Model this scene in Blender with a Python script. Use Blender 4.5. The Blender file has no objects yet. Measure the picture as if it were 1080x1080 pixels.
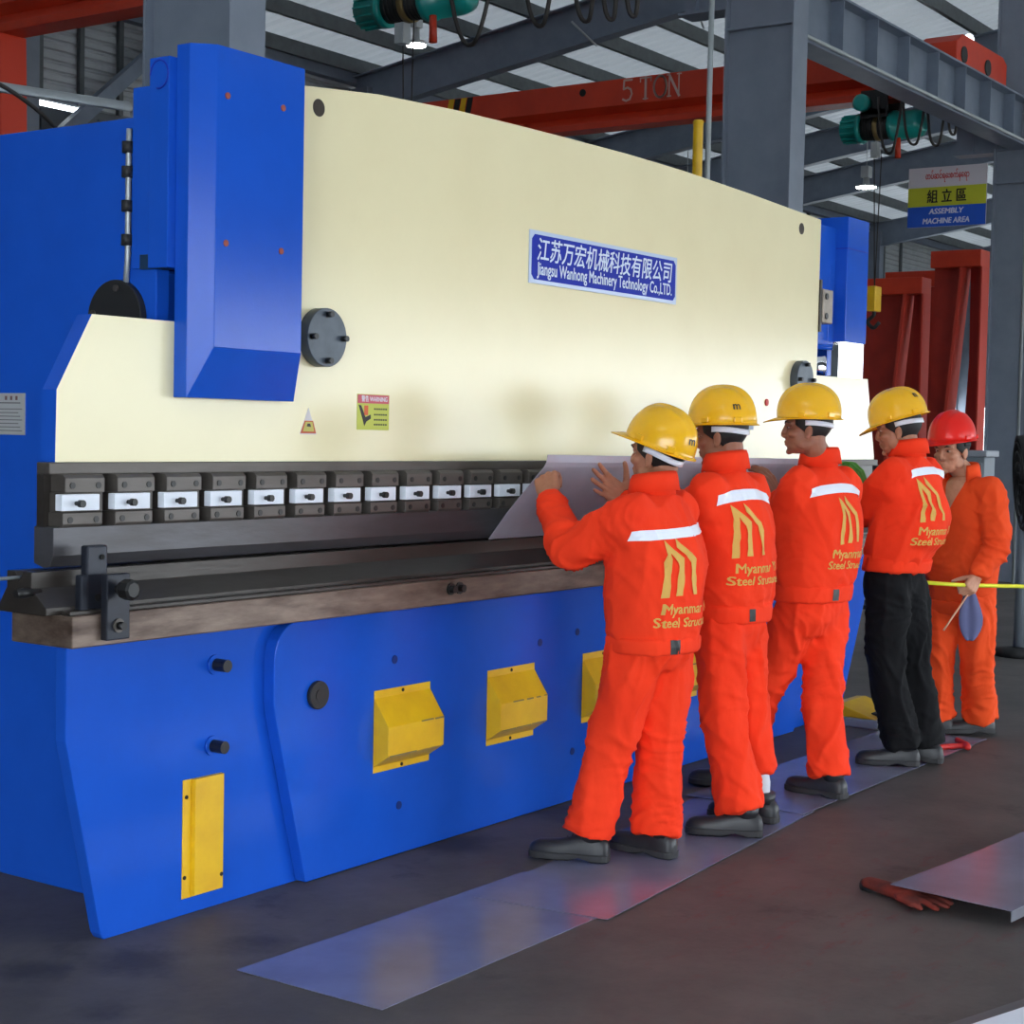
import bpy, bmesh, math, random
from mathutils import Vector, Matrix, noise
from mathutils.bvhtree import BVHTree
random.seed(7)
SC = bpy.context.scene
COL = SC.collection
V = Vector
PI = math.pi

# ------------------------------------------------------------------ materials
def lin(c):
    def f(u):
        u /= 255.0
        return u / 12.92 if u <= 0.04045 else ((u + 0.055) / 1.055) ** 2.4
    return (f(c[0]), f(c[1]), f(c[2]), 1.0)

MATS = {}
def mat(name, rgb, rough=0.5, metal=0.0, var=None, vscale=6.0, bump=0.0, bscale=60.0,
        spec=0.5, emit=0.0, coat=0.0, stretch=(1, 1, 1), vamount=0.5, transl=0.0):
    """Principled material; VAR is a second colour mixed in by noise (wear, dirt, mottling)."""
    if name in MATS:
        return MATS[name]
    m = bpy.data.materials.new(name)
    m.use_nodes = True
    nt = m.node_tree
    b = nt.nodes['Principled BSDF']
    b.inputs['Base Color'].default_value = lin(rgb)
    b.inputs['Roughness'].default_value = rough
    b.inputs['Metallic'].default_value = metal
    b.inputs['Specular IOR Level'].default_value = spec
    if coat:
        b.inputs['Coat Weight'].default_value = coat
        b.inputs['Coat Roughness'].default_value = 0.1
    if emit:
        b.inputs['Emission Color'].default_value = lin(rgb)
        b.inputs['Emission Strength'].default_value = emit
    if var or bump:
        tc = nt.nodes.new('ShaderNodeTexCoord')
        mp = nt.nodes.new('ShaderNodeMapping')
        mp.inputs['Scale'].default_value = stretch
        nt.links.new(tc.outputs['Object'], mp.inputs['Vector'])
    if var:
        n = nt.nodes.new('ShaderNodeTexNoise')
        n.inputs['Scale'].default_value = vscale
        n.inputs['Detail'].default_value = 6
        n.inputs['Roughness'].default_value = 0.6
        nt.links.new(mp.outputs['Vector'], n.inputs['Vector'])
        r = nt.nodes.new('ShaderNodeValToRGB')
        r.color_ramp.elements[0].position = 0.35
        r.color_ramp.elements[1].position = 0.35 + 0.8 * vamount
        r.color_ramp.elements[0].color = lin(rgb)
        r.color_ramp.elements[1].color = lin(var)
        nt.links.new(n.outputs['Fac'], r.inputs['Fac'])
        nt.links.new(r.outputs['Color'], b.inputs['Base Color'])
    if bump:
        n2 = nt.nodes.new('ShaderNodeTexNoise')
        n2.inputs['Scale'].default_value = bscale
        n2.inputs['Detail'].default_value = 3
        nt.links.new(mp.outputs['Vector'], n2.inputs['Vector'])
        bp = nt.nodes.new('ShaderNodeBump')
        bp.inputs['Strength'].default_value = bump
        bp.inputs['Distance'].default_value = 0.01
        nt.links.new(n2.outputs['Fac'], bp.inputs['Height'])
        nt.links.new(bp.outputs['Normal'], b.inputs['Normal'])
    if transl:
        t = nt.nodes.new('ShaderNodeBsdfTranslucent')
        t.inputs['Color'].default_value = lin(rgb)
        mx = nt.nodes.new('ShaderNodeMixShader')
        mx.inputs[0].default_value = transl
        nt.links.new(b.outputs[0], mx.inputs[1])
        nt.links.new(t.outputs[0], mx.inputs[2])
        nt.links.new(mx.outputs[0], nt.nodes['Material Output'].inputs['Surface'])
    MATS[name] = m
    return m

M_blue = mat('blue_paint', (27, 86, 198), 0.15, var=(24, 80, 188), vscale=3, bump=0.035, bscale=150, spec=.22)
M_cream = mat('cream_paint', (240, 228, 186), 0.2, var=(232, 219, 176), vscale=2.2, spec=.34, bump=0.015, bscale=120, vamount=0.9)
M_steel = mat('bare_steel', (92, 86, 82), 0.42, 0.3, var=(68, 61, 56), vscale=5, bump=0.08, bscale=40, stretch=(0.4, 1, 2))
M_steeld = mat('oiled_tool_steel', (62, 57, 54), 0.34, 0.3, var=(44, 38, 34), vscale=7, bump=0.06, bscale=50, stretch=(0.3, 1, 1.5))
M_table = mat('table_steel', (124, 107, 96), 0.42, 0.35, var=(64, 46, 38), vscale=8, bump=0.1, bscale=30, stretch=(0.45, 1, 2.2), vamount=.42)
M_punch = mat('ground_tool_steel', (80, 79, 84), 0.36, 0.35, var=(56, 51, 50), vscale=6, bump=0.05, bscale=50, stretch=(.35, 1, 1.6), vamount=.6)
M_bolt = mat('black_bolt', (30, 29, 30), 0.4, 0.2)
M_black = mat('blackened_steel', (40, 44, 56), 0.42, 0.3, var=(30, 32, 40), vscale=9)
M_disc = mat('grey_flange_steel', (74, 83, 94), 0.4, 0.2, var=(56, 64, 74), vscale=14)
M_white = mat('white_plate', (226, 230, 240), 0.42, 0.0)
M_yellow = mat('yellow_paint', (232, 184, 14), 0.42, var=(206, 150, 16), vscale=7, vamount=0.8)
M_chip = mat('chipped_edge', (120, 104, 74), 0.6)
M_hole = mat('bolt_hole', (12, 10, 9), 0.8)
M_sign = mat('sign_blue', (26, 46, 164), 0.5, spec=.12)
M_signedge = mat('sign_rim', (178, 190, 214), 0.35, 0.3)
M_signtext = mat('sign_lettering', (206, 218, 240), 0.4)
M_redline = mat('red_edge', (150, 66, 48), 0.6)
M_col = mat('column_paint', (124, 132, 146), 0.5, var=(114, 122, 136), vscale=4, bump=0.04, bscale=80)
M_beam = mat('beam_paint', (116, 126, 142), 0.5, var=(102, 112, 128), vscale=4)
M_purlin = mat('purlin_steel', (92, 98, 100), 0.5, 0.2, var=(78, 82, 84), vscale=8)
M_orange = mat('crane_orange', (206, 58, 26), 0.5, var=(188, 48, 22), vscale=3)
M_rust = mat('primer_red', (172, 44, 28), 0.6, var=(144, 36, 24), vscale=3)
M_wallp = mat('wall_cladding', (176, 180, 184), 0.5, 0.1, var=(160, 164, 168), vscale=3)
M_wallb = mat('wall_base', (92, 98, 104), 0.6)
M_teal = mat('hoist_teal', (16, 148, 140), 0.35, coat=0.3)
M_dark = mat('dark_rubber', (30, 30, 32), 0.6)
M_pipe = mat('galvanised_pipe', (170, 176, 178), 0.4, 0.4)
M_rope = mat('steel_rope', (58, 54, 52), 0.5, 0.4)
M_lampw = mat('lamp_glow', (255, 252, 244), 0.4, emit=14)
M_lamp = mat('lamp_housing', (180, 184, 186), 0.4, 0.3)
M_sheet = mat('galvanised_sheet', (150, 152, 164), 0.3, 0.55, var=(132, 132, 142), vscale=3, bump=0.02, bscale=20)
M_floorsheet = mat('mill_steel_sheet', (134, 134, 160), 0.22, 0.15, var=(118, 118, 140), vscale=3, bump=0.015, bscale=14)
M_paper = mat('white_film', (190, 190, 204), 0.4, 0.1, var=(172, 172, 186), vscale=4)
M_fab = mat('orange_cotton', (248, 62, 28), 0.85, var=(240, 54, 24), vscale=5, bump=0.55, bscale=17, spec=0.2, stretch=(1, 1, .55))
M_fab2 = mat('faded_orange_cotton', (240, 82, 34), 0.85, var=(226, 70, 28), vscale=5, bump=0.55, bscale=17, spec=0.2, stretch=(1, 1, .55))
M_blk = mat('black_trouser_cloth', (14, 14, 17), 0.85, bump=0.55, bscale=17, spec=0.2, stretch=(1, 1, .55))
M_refl = mat('reflective_tape', (232, 234, 244), 0.35)
M_gold = mat('gold_print', (214, 164, 76), 0.7)
M_buckle = mat('black_buckle', (16, 15, 17), 0.5)
M_skin = mat('tan_skin', (172, 116, 90), 0.5, var=(156, 102, 78), vscale=30, spec=0.35)
M_skind = mat('brown_skin', (158, 104, 82), 0.5, var=(144, 92, 72), vscale=30, spec=0.35)
M_skinl = mat('light_tan_skin', (196, 142, 114), 0.5, var=(178, 124, 98), vscale=30, spec=0.35)
M_hair = mat('black_hair', (22, 19, 19), 0.6, bump=0.25, bscale=260)
M_eye = mat('eye_white', (176, 166, 158), 0.4)
M_iris = mat('dark_iris', (26, 18, 14), 0.2)
M_helm = mat('yellow_helmet_shell', (242, 180, 14), 0.24, coat=0.25)
M_helmr = mat('red_helmet_shell', (226, 26, 14), 0.32, spec=.35)
M_shoe = mat('dark_safety_shoe', (32, 32, 37), 0.45, var=(46, 45, 48), vscale=14)
M_sole = mat('shoe_sole', (46, 45, 47), 0.7)
M_sock = mat('white_sock', (214, 214, 220), 0.9)
M_glove = mat('green_glove_knit', (74, 132, 52), 0.9)
M_red = mat('red_paint', (200, 34, 30), 0.5)
M_tape = mat('yellow_tape', (222, 222, 40), 0.5)
M_cloth = mat('grey_violet_cloth', (92, 96, 134), 0.9)
M_haz = mat('hazard_yellow', (178, 132, 30), 0.6)
M_grey = mat('machine_grey', (120, 128, 136), 0.5)

# ------------------------------------------------------------------ mesh helper
class MB:
    def __init__(s):
        s.v = []; s.f = []; s.sm = []
    def add(s, vs, fs, smooth=False):
        b = len(s.v)
        s.v += [tuple(x) for x in vs]
        for f in fs:
            s.f.append([b + i for i in f]); s.sm.append(smooth)
        return s
    def box(s, x0, x1, y0, y1, z0, z1):
        vs = [(x, y, z) for z in (z0, z1) for y in (y0, y1) for x in (x0, x1)]
        return s.add(vs, [(0, 2, 3, 1), (4, 5, 7, 6), (0, 1, 5, 4), (2, 6, 7, 3), (0, 4, 6, 2), (1, 3, 7, 5)])
    def obox(s, c, ax, ay, az):
        c = V(c); ax = V(ax); ay = V(ay); az = V(az)
        vs = [c + ax * i + ay * j + az * k for k in (-1, 1) for j in (-1, 1) for i in (-1, 1)]
        return s.add(vs, [(0, 2, 3, 1), (4, 5, 7, 6), (0, 1, 5, 4), (2, 6, 7, 3), (0, 4, 6, 2), (1, 3, 7, 5)])
    def prism(s, poly, axis, a, b):
        """poly: 2-D points in the plane of the two other axes (in xyz order); extruded along axis from a to b."""
        n = len(poly)
        def mk(p, t):
            return {'x': (t, p[0], p[1]), 'y': (p[0], t, p[1]), 'z': (p[0], p[1], t)}[axis]
        vs = [mk(p, a) for p in poly] + [mk(p, b) for p in poly]
        fs = [tuple(range(n))[::-1], tuple(range(n, 2 * n))]
        fs += [(i, (i + 1) % n, n + (i + 1) % n, n + i) for i in range(n)]
        return s.add(vs, fs)
    def loft(s, rings, cap=True, smooth=True, closed=True):
        n = len(rings[0]); vs = [p for r in rings for p in r]; fs = []
        for k in range(len(rings) - 1):
            for i in range(n if closed else n - 1):
                j = (i + 1) % n
                fs.append((k * n + i, k * n + j, (k + 1) * n + j, (k + 1) * n + i))
        s.add(vs, fs, smooth)
        if cap:
            b = len(s.v) - len(vs)
            s.f.append([b + i for i in range(n)][::-1]); s.f.append([b + (len(rings) - 1) * n + i for i in range(n)]); s.sm += [False, False]
        return s
    def tube(s, pts, rad, n=12, cap=True, smooth=True, flat=None):
        pts = [V(p) for p in pts]
        if not isinstance(rad, (list, tuple)): rad = [rad] * len(pts)
        rings = []; up = None
        for i, p in enumerate(pts):
            d = (pts[min(i + 1, len(pts) - 1)] - pts[max(i - 1, 0)]).normalized()
            if up is None:
                up = V((0, 0, 1)) if abs(d.z) < 0.9 else V((0, 1, 0))
            a = d.cross(up)
            if a.length < 1e-5: a = d.cross(V((1, 0, 0.1)))
            a.normalize(); up = a.cross(d).normalized()
            r = rad[i]
            rings.append([p + (a * math.cos(t) + up * math.sin(t)) * r for t in [2 * PI * k / n for k in range(n)]])
        return s.loft(rings, cap, smooth)
    def cyl(s, p0, p1, r, n=20, r1=None):
        return s.tube([p0, p1], [r, r if r1 is None else r1], n)
    def ell(s, c, r, nu=20, nv=12, M=None):
        c = V(c); vs = []; fs = []
        for j in range(nv + 1):
            t = PI * j / nv
            for i in range(nu):
                a = 2 * PI * i / nu
                q = V((r[0] * math.sin(t) * math.cos(a), r[1] * math.sin(t) * math.sin(a), r[2] * math.cos(t)))
                vs.append(c + (M @ q if M else q))
        for j in range(nv):
            for i in range(nu):
                k = (i + 1) % nu
                fs.append((j * nu + i, (j + 1) * nu + i, (j + 1) * nu + k, j * nu + k))
        return s.add(vs, fs, True)
    def capsule(s, pts, rad, n=12):
        if not isinstance(rad, (list, tuple)): rad = [rad] * len(pts)
        s.tube(pts, list(rad), n)
        for p, r in zip(pts, rad): s.ell(p, (r, r, r), n, max(6, n // 2))
        return s
    def mesh(s, name):
        me = bpy.data.meshes.new(name)
        me.from_pydata(s.v, [], s.f)
        me.polygons.foreach_set('use_smooth', s.sm)
        bm = bmesh.new(); bm.from_mesh(me)
        bmesh.ops.remove_doubles(bm, verts=bm.verts, dist=1e-6)
        bmesh.ops.recalc_face_normals(bm, faces=bm.faces)
        bm.to_mesh(me); bm.free()
        return me
    def build(s, name, m, parent=None, bevel=0.0, label=None):
        o = bpy.data.objects.new(name, s.mesh(name))
        return place(o, m, parent, bevel, label)

def place(o, m, parent=None, bevel=0.0, label=None):
    COL.objects.link(o)
    if m: 
        o.data.materials.clear(); o.data.materials.append(m)
    if parent:
        o.parent = parent
        o.matrix_parent_inverse = Matrix.Translation(-world_loc(parent))
    if bevel:
        b = o.modifiers.new('edge', 'BEVEL'); b.width = bevel; b.segments = 2
        b.limit_method = 'ANGLE'; b.angle_limit = math.radians(35)
    if label: o['label'] = label
    return o

def world_loc(o):
    l = V((0, 0, 0))
    l += o.location
    if o.parent: l += world_loc(o.parent) + (o.matrix_parent_inverse.translation)
    return l

def tag(o, label, cat, group=None, kind=None):
    o['label'] = label; o['category'] = cat
    if group: o['group'] = group
    if kind: o['kind'] = kind
    return o
def struct(o, label=None):
    o['kind'] = 'structure'
    if label: o['label'] = label
    o['category'] = o.name.split('.')[0].split('_')[0]
    return o
def empty(name, loc, label, cat, group=None):
    o = bpy.data.objects.new(name, None); COL.objects.link(o)
    o.location = loc; o.empty_display_size = 0.1
    return tag(o, label, cat, group)

def shifted(o, name, d, parent):
    """a copy of a part (shared mesh) moved by d under the same parent"""
    c = o.copy(); c.name = name; COL.objects.link(c); c.location = o.location + V(d)
    if parent is not o.parent:
        c.parent = parent
    return c

# ------------------------------------------------------------------ lettering
def text_mesh(body, size, bold=0.0, width=None, align='CENTER', shear=0.0):
    c = bpy.data.curves.new('t', 'FONT'); c.body = body; c.size = size
    c.align_x = align; c.resolution_u = 3; c.shear = shear
    o = bpy.data.objects.new('t', c); COL.objects.link(o)
    dg = bpy.context.evaluated_depsgraph_get(); dg.update()
    me = bpy.data.meshes.new_from_object(o.evaluated_get(dg))
    vs = [v.co.copy() for v in me.vertices]; fs = [tuple(p.vertices) for p in me.polygons]
    bpy.data.objects.remove(o); bpy.data.curves.remove(c); bpy.data.meshes.remove(me)
    if bold:
        n0 = len(vs); base = [v.copy() for v in vs]; bf = list(fs)
        for q, (dx, dy) in enumerate(((bold, 0), (0, bold), (-bold, 0))):
            o_ = len(vs); vs += [v + V((dx, dy, .00004 * (q + 1))) for v in base]; fs += [tuple(i + o_ for i in f) for f in bf]
    if width and vs:
        x0 = min(v.x for v in vs); x1 = max(v.x for v in vs); k = width / (x1 - x0)
        for v in vs: v.x = (v.x - (x0 + x1) / 2) * k
    return vs, fs
def text_on(parts, o0, u, w, n, depth=0.002, mb=None):
    """lay flat lettering [(vs, fs)] on the plane at o0 with right u and up w, as thin raised letters"""
    mb = mb or MB(); o0 = V(o0); u = V(u); w = V(w); n = V(n)
    vs, fs = parts
    a = [o0 + u * p.x + w * p.y + n * (depth + p.z * 4) for p in vs]
    mb.add(a, fs)
    return mb

# ------------------------------------------------------------------ remeshed forms
def voxel(mb, name, size, smooth_it=4, fac=0.5):
    o = bpy.data.objects.new(name, mb.mesh(name)); COL.objects.link(o)
    r = o.modifiers.new('r', 'REMESH'); r.mode = 'VOXEL'; r.voxel_size = size; r.use_smooth_shade = True
    if smooth_it:
        s = o.modifiers.new('s', 'SMOOTH'); s.factor = fac; s.iterations = smooth_it
    dg = bpy.context.evaluated_depsgraph_get(); dg.update()
    me = bpy.data.meshes.new_from_object(o.evaluated_get(dg))
    old = o.data; bpy.data.objects.remove(o); bpy.data.meshes.remove(old)
    me.name = name
    return me
def bvh_of(me):
    return BVHTree.FromPolygons([v.co for v in me.vertices], [tuple(p.vertices) for p in me.polygons])
def crom(pts, k=6):
    """Catmull-Rom through pts"""
    pts = [V(p) for p in pts]; out = []
    q = [pts[0] * 2 - pts[1]] + pts + [pts[-1] * 2 - pts[-2]]
    for i in range(1, len(q) - 2):
        for j in range(k):
            t = j / k
            out.append(0.5 * ((2 * q[i]) + (q[i + 1] - q[i - 1]) * t + (2 * q[i - 1] - 5 * q[i] + 4 * q[i + 1] - q[i + 2]) * t * t
                              + (3 * q[i] - q[i - 1] - 3 * q[i + 1] + q[i + 2]) * t ** 3))
    out.append(pts[-1])
    return out
def lerp(a, b, t): return a + (b - a) * t
def interp(xs, n):
    """n values linearly interpolated through the list xs"""
    out = []
    for i in range(n):
        t = i / (n - 1) * (len(xs) - 1); k = min(int(t), len(xs) - 2)
        out.append(lerp(xs[k], xs[k + 1], t - k))
    return out
# ================================================================== the press brake
PB = empty('press_brake', (2.86, 0.6, 0), 'huge blue and cream press brake the workers stand along', 'press brake')

MB().prism([(-.147, .945), (-.147, .64), (-.137, .6), (-.004, .02), (.01, 0), (5.55, 0), (5.6, .09), (5.86, .62), (5.87, .66), (5.87, .945)], 'y', 0, .05).build('bed_plate', M_blue, PB, .004)
pl = [(.884, .004), (.72, .60), (.708, .66), (.708, .79)]
pl += [(.708 + .11 * (1 - math.cos(a)), .80 + .13 * math.sin(a)) for a in [PI / 2 * k / 8 for k in range(9)]]
pr = [(5.72 - x, z) for x, z in pl]
MB().prism(pl + pr[::-1], 'y', -.05, 0).build('apron_plate', M_blue, PB, .004)
for i, x in enumerate((.31, 5.5)):
    MB().prism([(.12, 0), (1.75, 0), (1.75, 2.6), (.12, 2.6)], 'x', x, x + .06).build('side_frame', M_blue, PB, .005)
MB().box(.37, 5.5, 1.62, 1.68, .25, 2.35).build('rear_plate', M_blue, PB)
# worktable and die
MB().box(-.254, 5.86, -.15, .12, .945, 1.04).build('table', M_table, PB, .004)
MB().prism([(-.09, 1.04), (-.09, 1.062), (-.025, 1.115), (-.025, 1.163), (.012, 1.163), (.03, 1.135), (.048, 1.163), (.085, 1.163),
            (.085, 1.115), (.12, 1.062), (.12, 1.04)], 'x', -.30, 5.8).build('die', M_steeld, PB, .002)
MB().box(-.25, 5.8, -.135, -.098, 1.04, 1.052).build('die_rail', M_steeld, PB, .002)
MB().prism([(.075, 1.29), (-.012, 1.29), (-.012, 1.205), (.004, 1.171), (.03, 1.167), (.075, 1.18)], 'x', -.21, 6.0).build('punch', M_punch, PB, .002)
# ram
arch = [(.71, 2.775), (.947, 2.796), (1.336, 2.835), (1.80, 2.857), (2.19, 2.866), (2.62, 2.873), (3.1, 2.878), (3.63, 2.875), (4.33, 2.855), (5.21, 2.822)]
ram = MB().prism([(-.154, 1.482), (-.150, 1.70), (-.017, 1.934), (.71, 1.934)] + arch + [(5.21, 1.955), (5.93, 1.961), (6.06, 1.501), (6.06, 1.482)], 'y', .05, .115).build('ram', M_cream, PB, label='cream ram plate with blue edges')
ram.data.materials.append(M_blue)
for p in ram.data.polygons:
    if p.normal.y > -.5: p.material_index = 1
MB().box(-.148, 6.04, .075, .118, 1.3, 1.48).build('ram_beam', M_blue, PB)
MB().box(.38, 5.4, .3, .36, 1.0, 1.3).build('back_gauge', M_black, PB)  # added dark bar standing in for the shade inside the tool gap
MB().box(-.2, 6.05, .02, .078, 1.446, 1.4815).build('tool_rail', M_steel, PB, .003)
MB().box(-.2, 6.03, .045, .076, 1.29, 1.446).build('tool_backing', M_steeld, PB)
# clamps
def clamp(x, full):
    w = .153
    m = MB()
    m.prism([(.045, 1.447), (-.008, 1.447), (-.02, 1.436), (-.02, 1.392), (.045, 1.392)], 'x', x, x + w)
    m.prism([(.045, 1.333), (-.02, 1.333), (-.02, 1.297), (-.010, 1.286), (.045, 1.286)], 'x', x - .008, x + w - .008)
    m.box(x - .004, x + w + .01, 0, .045, 1.333, 1.392)
    c = m.build('tool_clamp', M_steel, PB, .002)
    MB().box(x - .02, x + w - .028, -.03, 0, 1.339, 1.388).build('wedge_plate', M_white, c, .002, 'white clamp wedge plate')
    MB().tube([(x + .034, -.03, 1.361), (x + .034, -.045, 1.361), (x + .034, -.0451, 1.361), (x + .034, -.062, 1.361)], [.007, .007, .0115, .0115], 10, smooth=False).build('clamp_screw', M_bolt, c)
    if full:
        for dx, dz in ((.028, 1.414), (.128, 1.414), (.02, 1.311), (.12, 1.311)):
            MB().cyl((x + dx, -.019, dz), (x + dx, -.0225, dz), .010, 12).build('socket_screw', M_bolt, c)
for k in range(29):
    clamp(-.174 + .2035 * k, k < 13)
# hold-down stop at the left end of the table
m = MB(); m.box(-.195, -.165, -.12, -.09, 1.04, 1.155); m.box(-.17, -.09, -.115, -.085, 1.04, 1.24)
st = m.build('stop_bracket', M_black, PB, .006)
MB().cyl((-.115, -.116, 1.205), (-.115, -.12, 1.205), .008).build('bracket_hole', M_hole, st)
MB().cyl((-.13, -.116, 1.085), (-.13, -.12, 1.085), .011).build('bracket_hole', M_hole, st)
st2 = MB().box(-.148, -.058, -.178, -.15, .962, 1.158).build('stop_arm', M_black, PB, .004)
MB().tube([(-.11, -.178, 1.115), (-.11, -.2, 1.115), (-.11, -.2001, 1.115), (-.11, -.212, 1.115), (-.11, -.245, 1.115), (-.11, -.25, 1.115)], [.012, .012, .024, .031, .031, .022], 8, smooth=False).build('knob', M_bolt, st2)
MB().cyl((-.105, -.178, 1.005), (-.105, -.205, 1.005), .012).build('bolt', M_bolt, st2)
MB().cyl((-.105, -.178, 1.005), (-.105, -.184, 1.005), .021).build('washer', M_steel, st2)
MB().cyl((-.60, .03, 1.145), (-.29, .03, 1.145), .0055, 8).build('gauge_rod', M_pipe, PB)
MB().tube([(-.36, -.03, 1.105), (-.33, -.03, 1.105), (-.27, -.03, 1.105)], [.012, .016, .008], 10).build('end_pin', M_bolt, PB)
for x in (1.565, 1.62):
    MB().tube([(x, -.15, 1.003), (x, -.156, 1.003), (x, -.1561, 1.003), (x, -.175, 1.003)], [.024, .024, .015, .015], 12, smooth=False).build('table_bolt', M_bolt, PB)
# apron details
for x, z in ((.475, .812), (.467, .543)):
    w = MB().cyl((x, 0, z), (x, -.008, z), .034, 18).build('bolt_boss', M_blue, PB)
    MB().tube([(x, -.008, z), (x, -.06, z), (x, -.0605, z), (x, -.05, z)], [.021, .021, .011, .011], 16, smooth=False).build('bolt', M_bolt, w)
c = MB().cyl((.925, -.05, .664), (.925, -.068, .664), .05, 28).build('hole_cap', M_dark, PB, .003)
MB().cyl((.925, -.068, .664), (.925, -.0705, .664), .022, 18).build('cap_centre', M_bolt, c)
for x, z in ((1.36, .745), (1.40, .19), (2.62, .74), (2.60, .22), (2.33, .72)):
    MB().cyl((x, -.05, z), (x, -.0525, z), .016, 12).build('plug_screw', mat('dark_blue_plug', (14, 44, 116), .6, spec=.2), PB)
for k in range(6):
    x = 1.243 + .712 * k
    if x > 4.6: break
    m = MB()
    m.prism([(-.05, .334), (-.053, .334), (-.053, .358), (-.122, .404), (-.122, .512), (-.053, .612), (-.053, .64), (-.05, .64)], 'x', x, x + .335)
    h = m.build('yellow_hood', M_yellow, PB, .0015, 'yellow trapezoid cover')
    for z in (.346, .627):
        MB().cyl((x + .165, -.053, z), (x + .165, -.056, z), .007, 8).build('hood_screw', M_hole, h)
    rr = random.Random(k)
    m = MB()
    for z, y in ((.512, -.1225), (.404, -.1225)):
        a = x + .01
        while a < x + .32:
            b = a + rr.uniform(.03, .2)
            if rr.random() < .75: m.box(a, min(b, x + .334), y - .0008, y + .002, z - rr.uniform(.001, .004), z + rr.uniform(.001, .003))
            a = b + rr.uniform(.0, .03)
    if m.v: m.build('worn_edge', M_chip, h)
m = MB(); m.box(.335, .512, -.003, 0, .055, .447)
m.prism([(.372, -.003), (.376, -.02), (.506, -.02), (.508, -.003)], 'z', .062, .447)
y = m.build('yellow_cover_strip', M_yellow, PB, .0015, 'tall narrow yellow cover strip')
for x, z in ((.35, .39), (.345, .125), (.497, .11)):
    MB().cyl((x, -.003 if x < .4 else -.02, z), (x, -.006 if x < .4 else -.0225, z), .007, 8).build('strip_screw', M_hole, y)
# left cylinder cover
def ring(pts, z): return [(x, yy, z) for x, yy in pts]
A = [(.323, .05), (.323, -.008), (.385, -.07), (.797, -.07), (.832, -.008), (.832, .05)]
B = [(.323, .05), (.323, -.008), (.327, -.0082), (.828, -.0082), (.832, -.008), (.832, .05)]
cv = MB().loft([ring(B, 1.69), ring(A, 1.855), ring(A, 2.815)], smooth=False).build('cylinder_cover', M_blue, PB, .003)
for x, z in ((.43, 2.66), (.69, 2.665), (.43, 2.19), (.69, 2.19)):
    MB().cyl((x, -.07, z), (x, -.0735, z), .011, 10).build('cover_screw', M_redline, cv)
hs = MB().box(.295, .80, .1155, .222, 2.105, 2.69).box(.290, .80, .05, .14, 2.105, 2.775).build('cylinder_housing', M_blue, PB, .003)
MB().box(.293, .34, .075, .18, 2.103, 2.15).build('housing_slot', mat('dark_teal_slot', (16, 50, 82), .6), hs)
MB().tube([V((.2905, .095 + .04 * math.cos(a), 2.72 + .045 * math.sin(a))) for a in [2 * PI * k / 24 for k in range(20)]], .0035, 6).build('lifting_hole', M_sign, hs)
d = MB().cyl((.31, .29, 1.945), (.283, .29, 1.945), .128, 40).build('bearing_cap', M_dark, PB, .003)
for a in (0.2, 1.7, 3.3):
    MB().cyl((.283, .29 + .1 * math.cos(a), 1.945 + .1 * math.sin(a)), (.275, .29 + .1 * math.cos(a), 1.945 + .1 * math.sin(a)), .011, 10).build('cap_screw', M_steel, d)
g = MB().tube([(.296, .25, 2.02), (.294, .238, 2.15), (.294, .238, 2.5), (.294, .236, 2.56)], .0095, 8).build('grease_line', M_pipe, PB)
for z in (2.2, 2.31, 2.42, 2.5):
    MB().cyl((.29, .238, z - .018), (.29, .238, z + .018), .019, 10).build('line_fitting', M_dark, g)
# right cylinder housing
hb = MB().box(5.585, 5.886, .05, .42, 2.165, 2.885).build('cylinder_housing', M_blue, PB, .004)
MB().box(5.5835, 5.8875, .0485, .4, 2.7, 2.706).build('housing_seam', M_sign, hb)
MB().box(5.30, 5.585, .122, .42, 2.14, 2.82).build('cylinder_body', M_blue, PB, .004)
MB().cyl((5.47, .19, 2.11), (5.47, .19, 2.142), .105, 28).build('cylinder_flange', M_blue, PB)
oc = MB().tube([(5.47, .19, 2.11), (5.47, .19, 2.0), (5.47, .19, 1.965), (5.47, .19, 1.962)], [.075, .075, .068, .05], 28).build('rod_bellows', mat('chrome_rod', (236, 236, 240), .12, 1.0), PB, 0, 'shiny chrome piston rod')
MB().tube([(5.5, .1, 1.965), (5.5, .1, 1.9), (5.5, .1, 1.899), (5.5, .1, 1.85)], [.014, .014, .032, .032], 12).build('drain_fitting', M_steel, PB)
MB().box(5.21, 5.232, .04, .125, 2.2, 2.49).build('guide_strip', M_steeld, PB)
gb = MB().box(5.232, 5.36, .03, .11, 2.25, 2.44).build('guide_block', mat('worn_guide_steel', (158, 146, 134), .45, .4, var=(110, 98, 88), vscale=9), PB, .006)
for z in (2.29, 2.4):
    MB().cyl((5.27, .03, z), (5.27, .024, z), .018, 12).build('guide_screw', M_bolt, gb)
# flange discs
for x in (1.018, 4.972):
    f = MB().cyl((x, .05, 1.922), (x, .005, 1.922), .104, 44).build('flange_disc', M_disc, PB, .002, 'grey steel flange disc')
    for a in range(4):
        bx = x + .082 * math.sin(a * PI / 2); bz = 1.922 + .082 * math.cos(a * PI / 2)
        MB().cyl((bx, .005, bz), (bx, -.018, bz), .0105, 12).build('flange_bolt', M_bolt, f)
for x, z in ((1.003, 2.73), (4.96, 2.745)):
    MB().cyl((x, .05, z), (x, .0485, z), .031, 24).build('lifting_hole', mat('hole_brown', (58, 48, 40), .7), PB)
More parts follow.
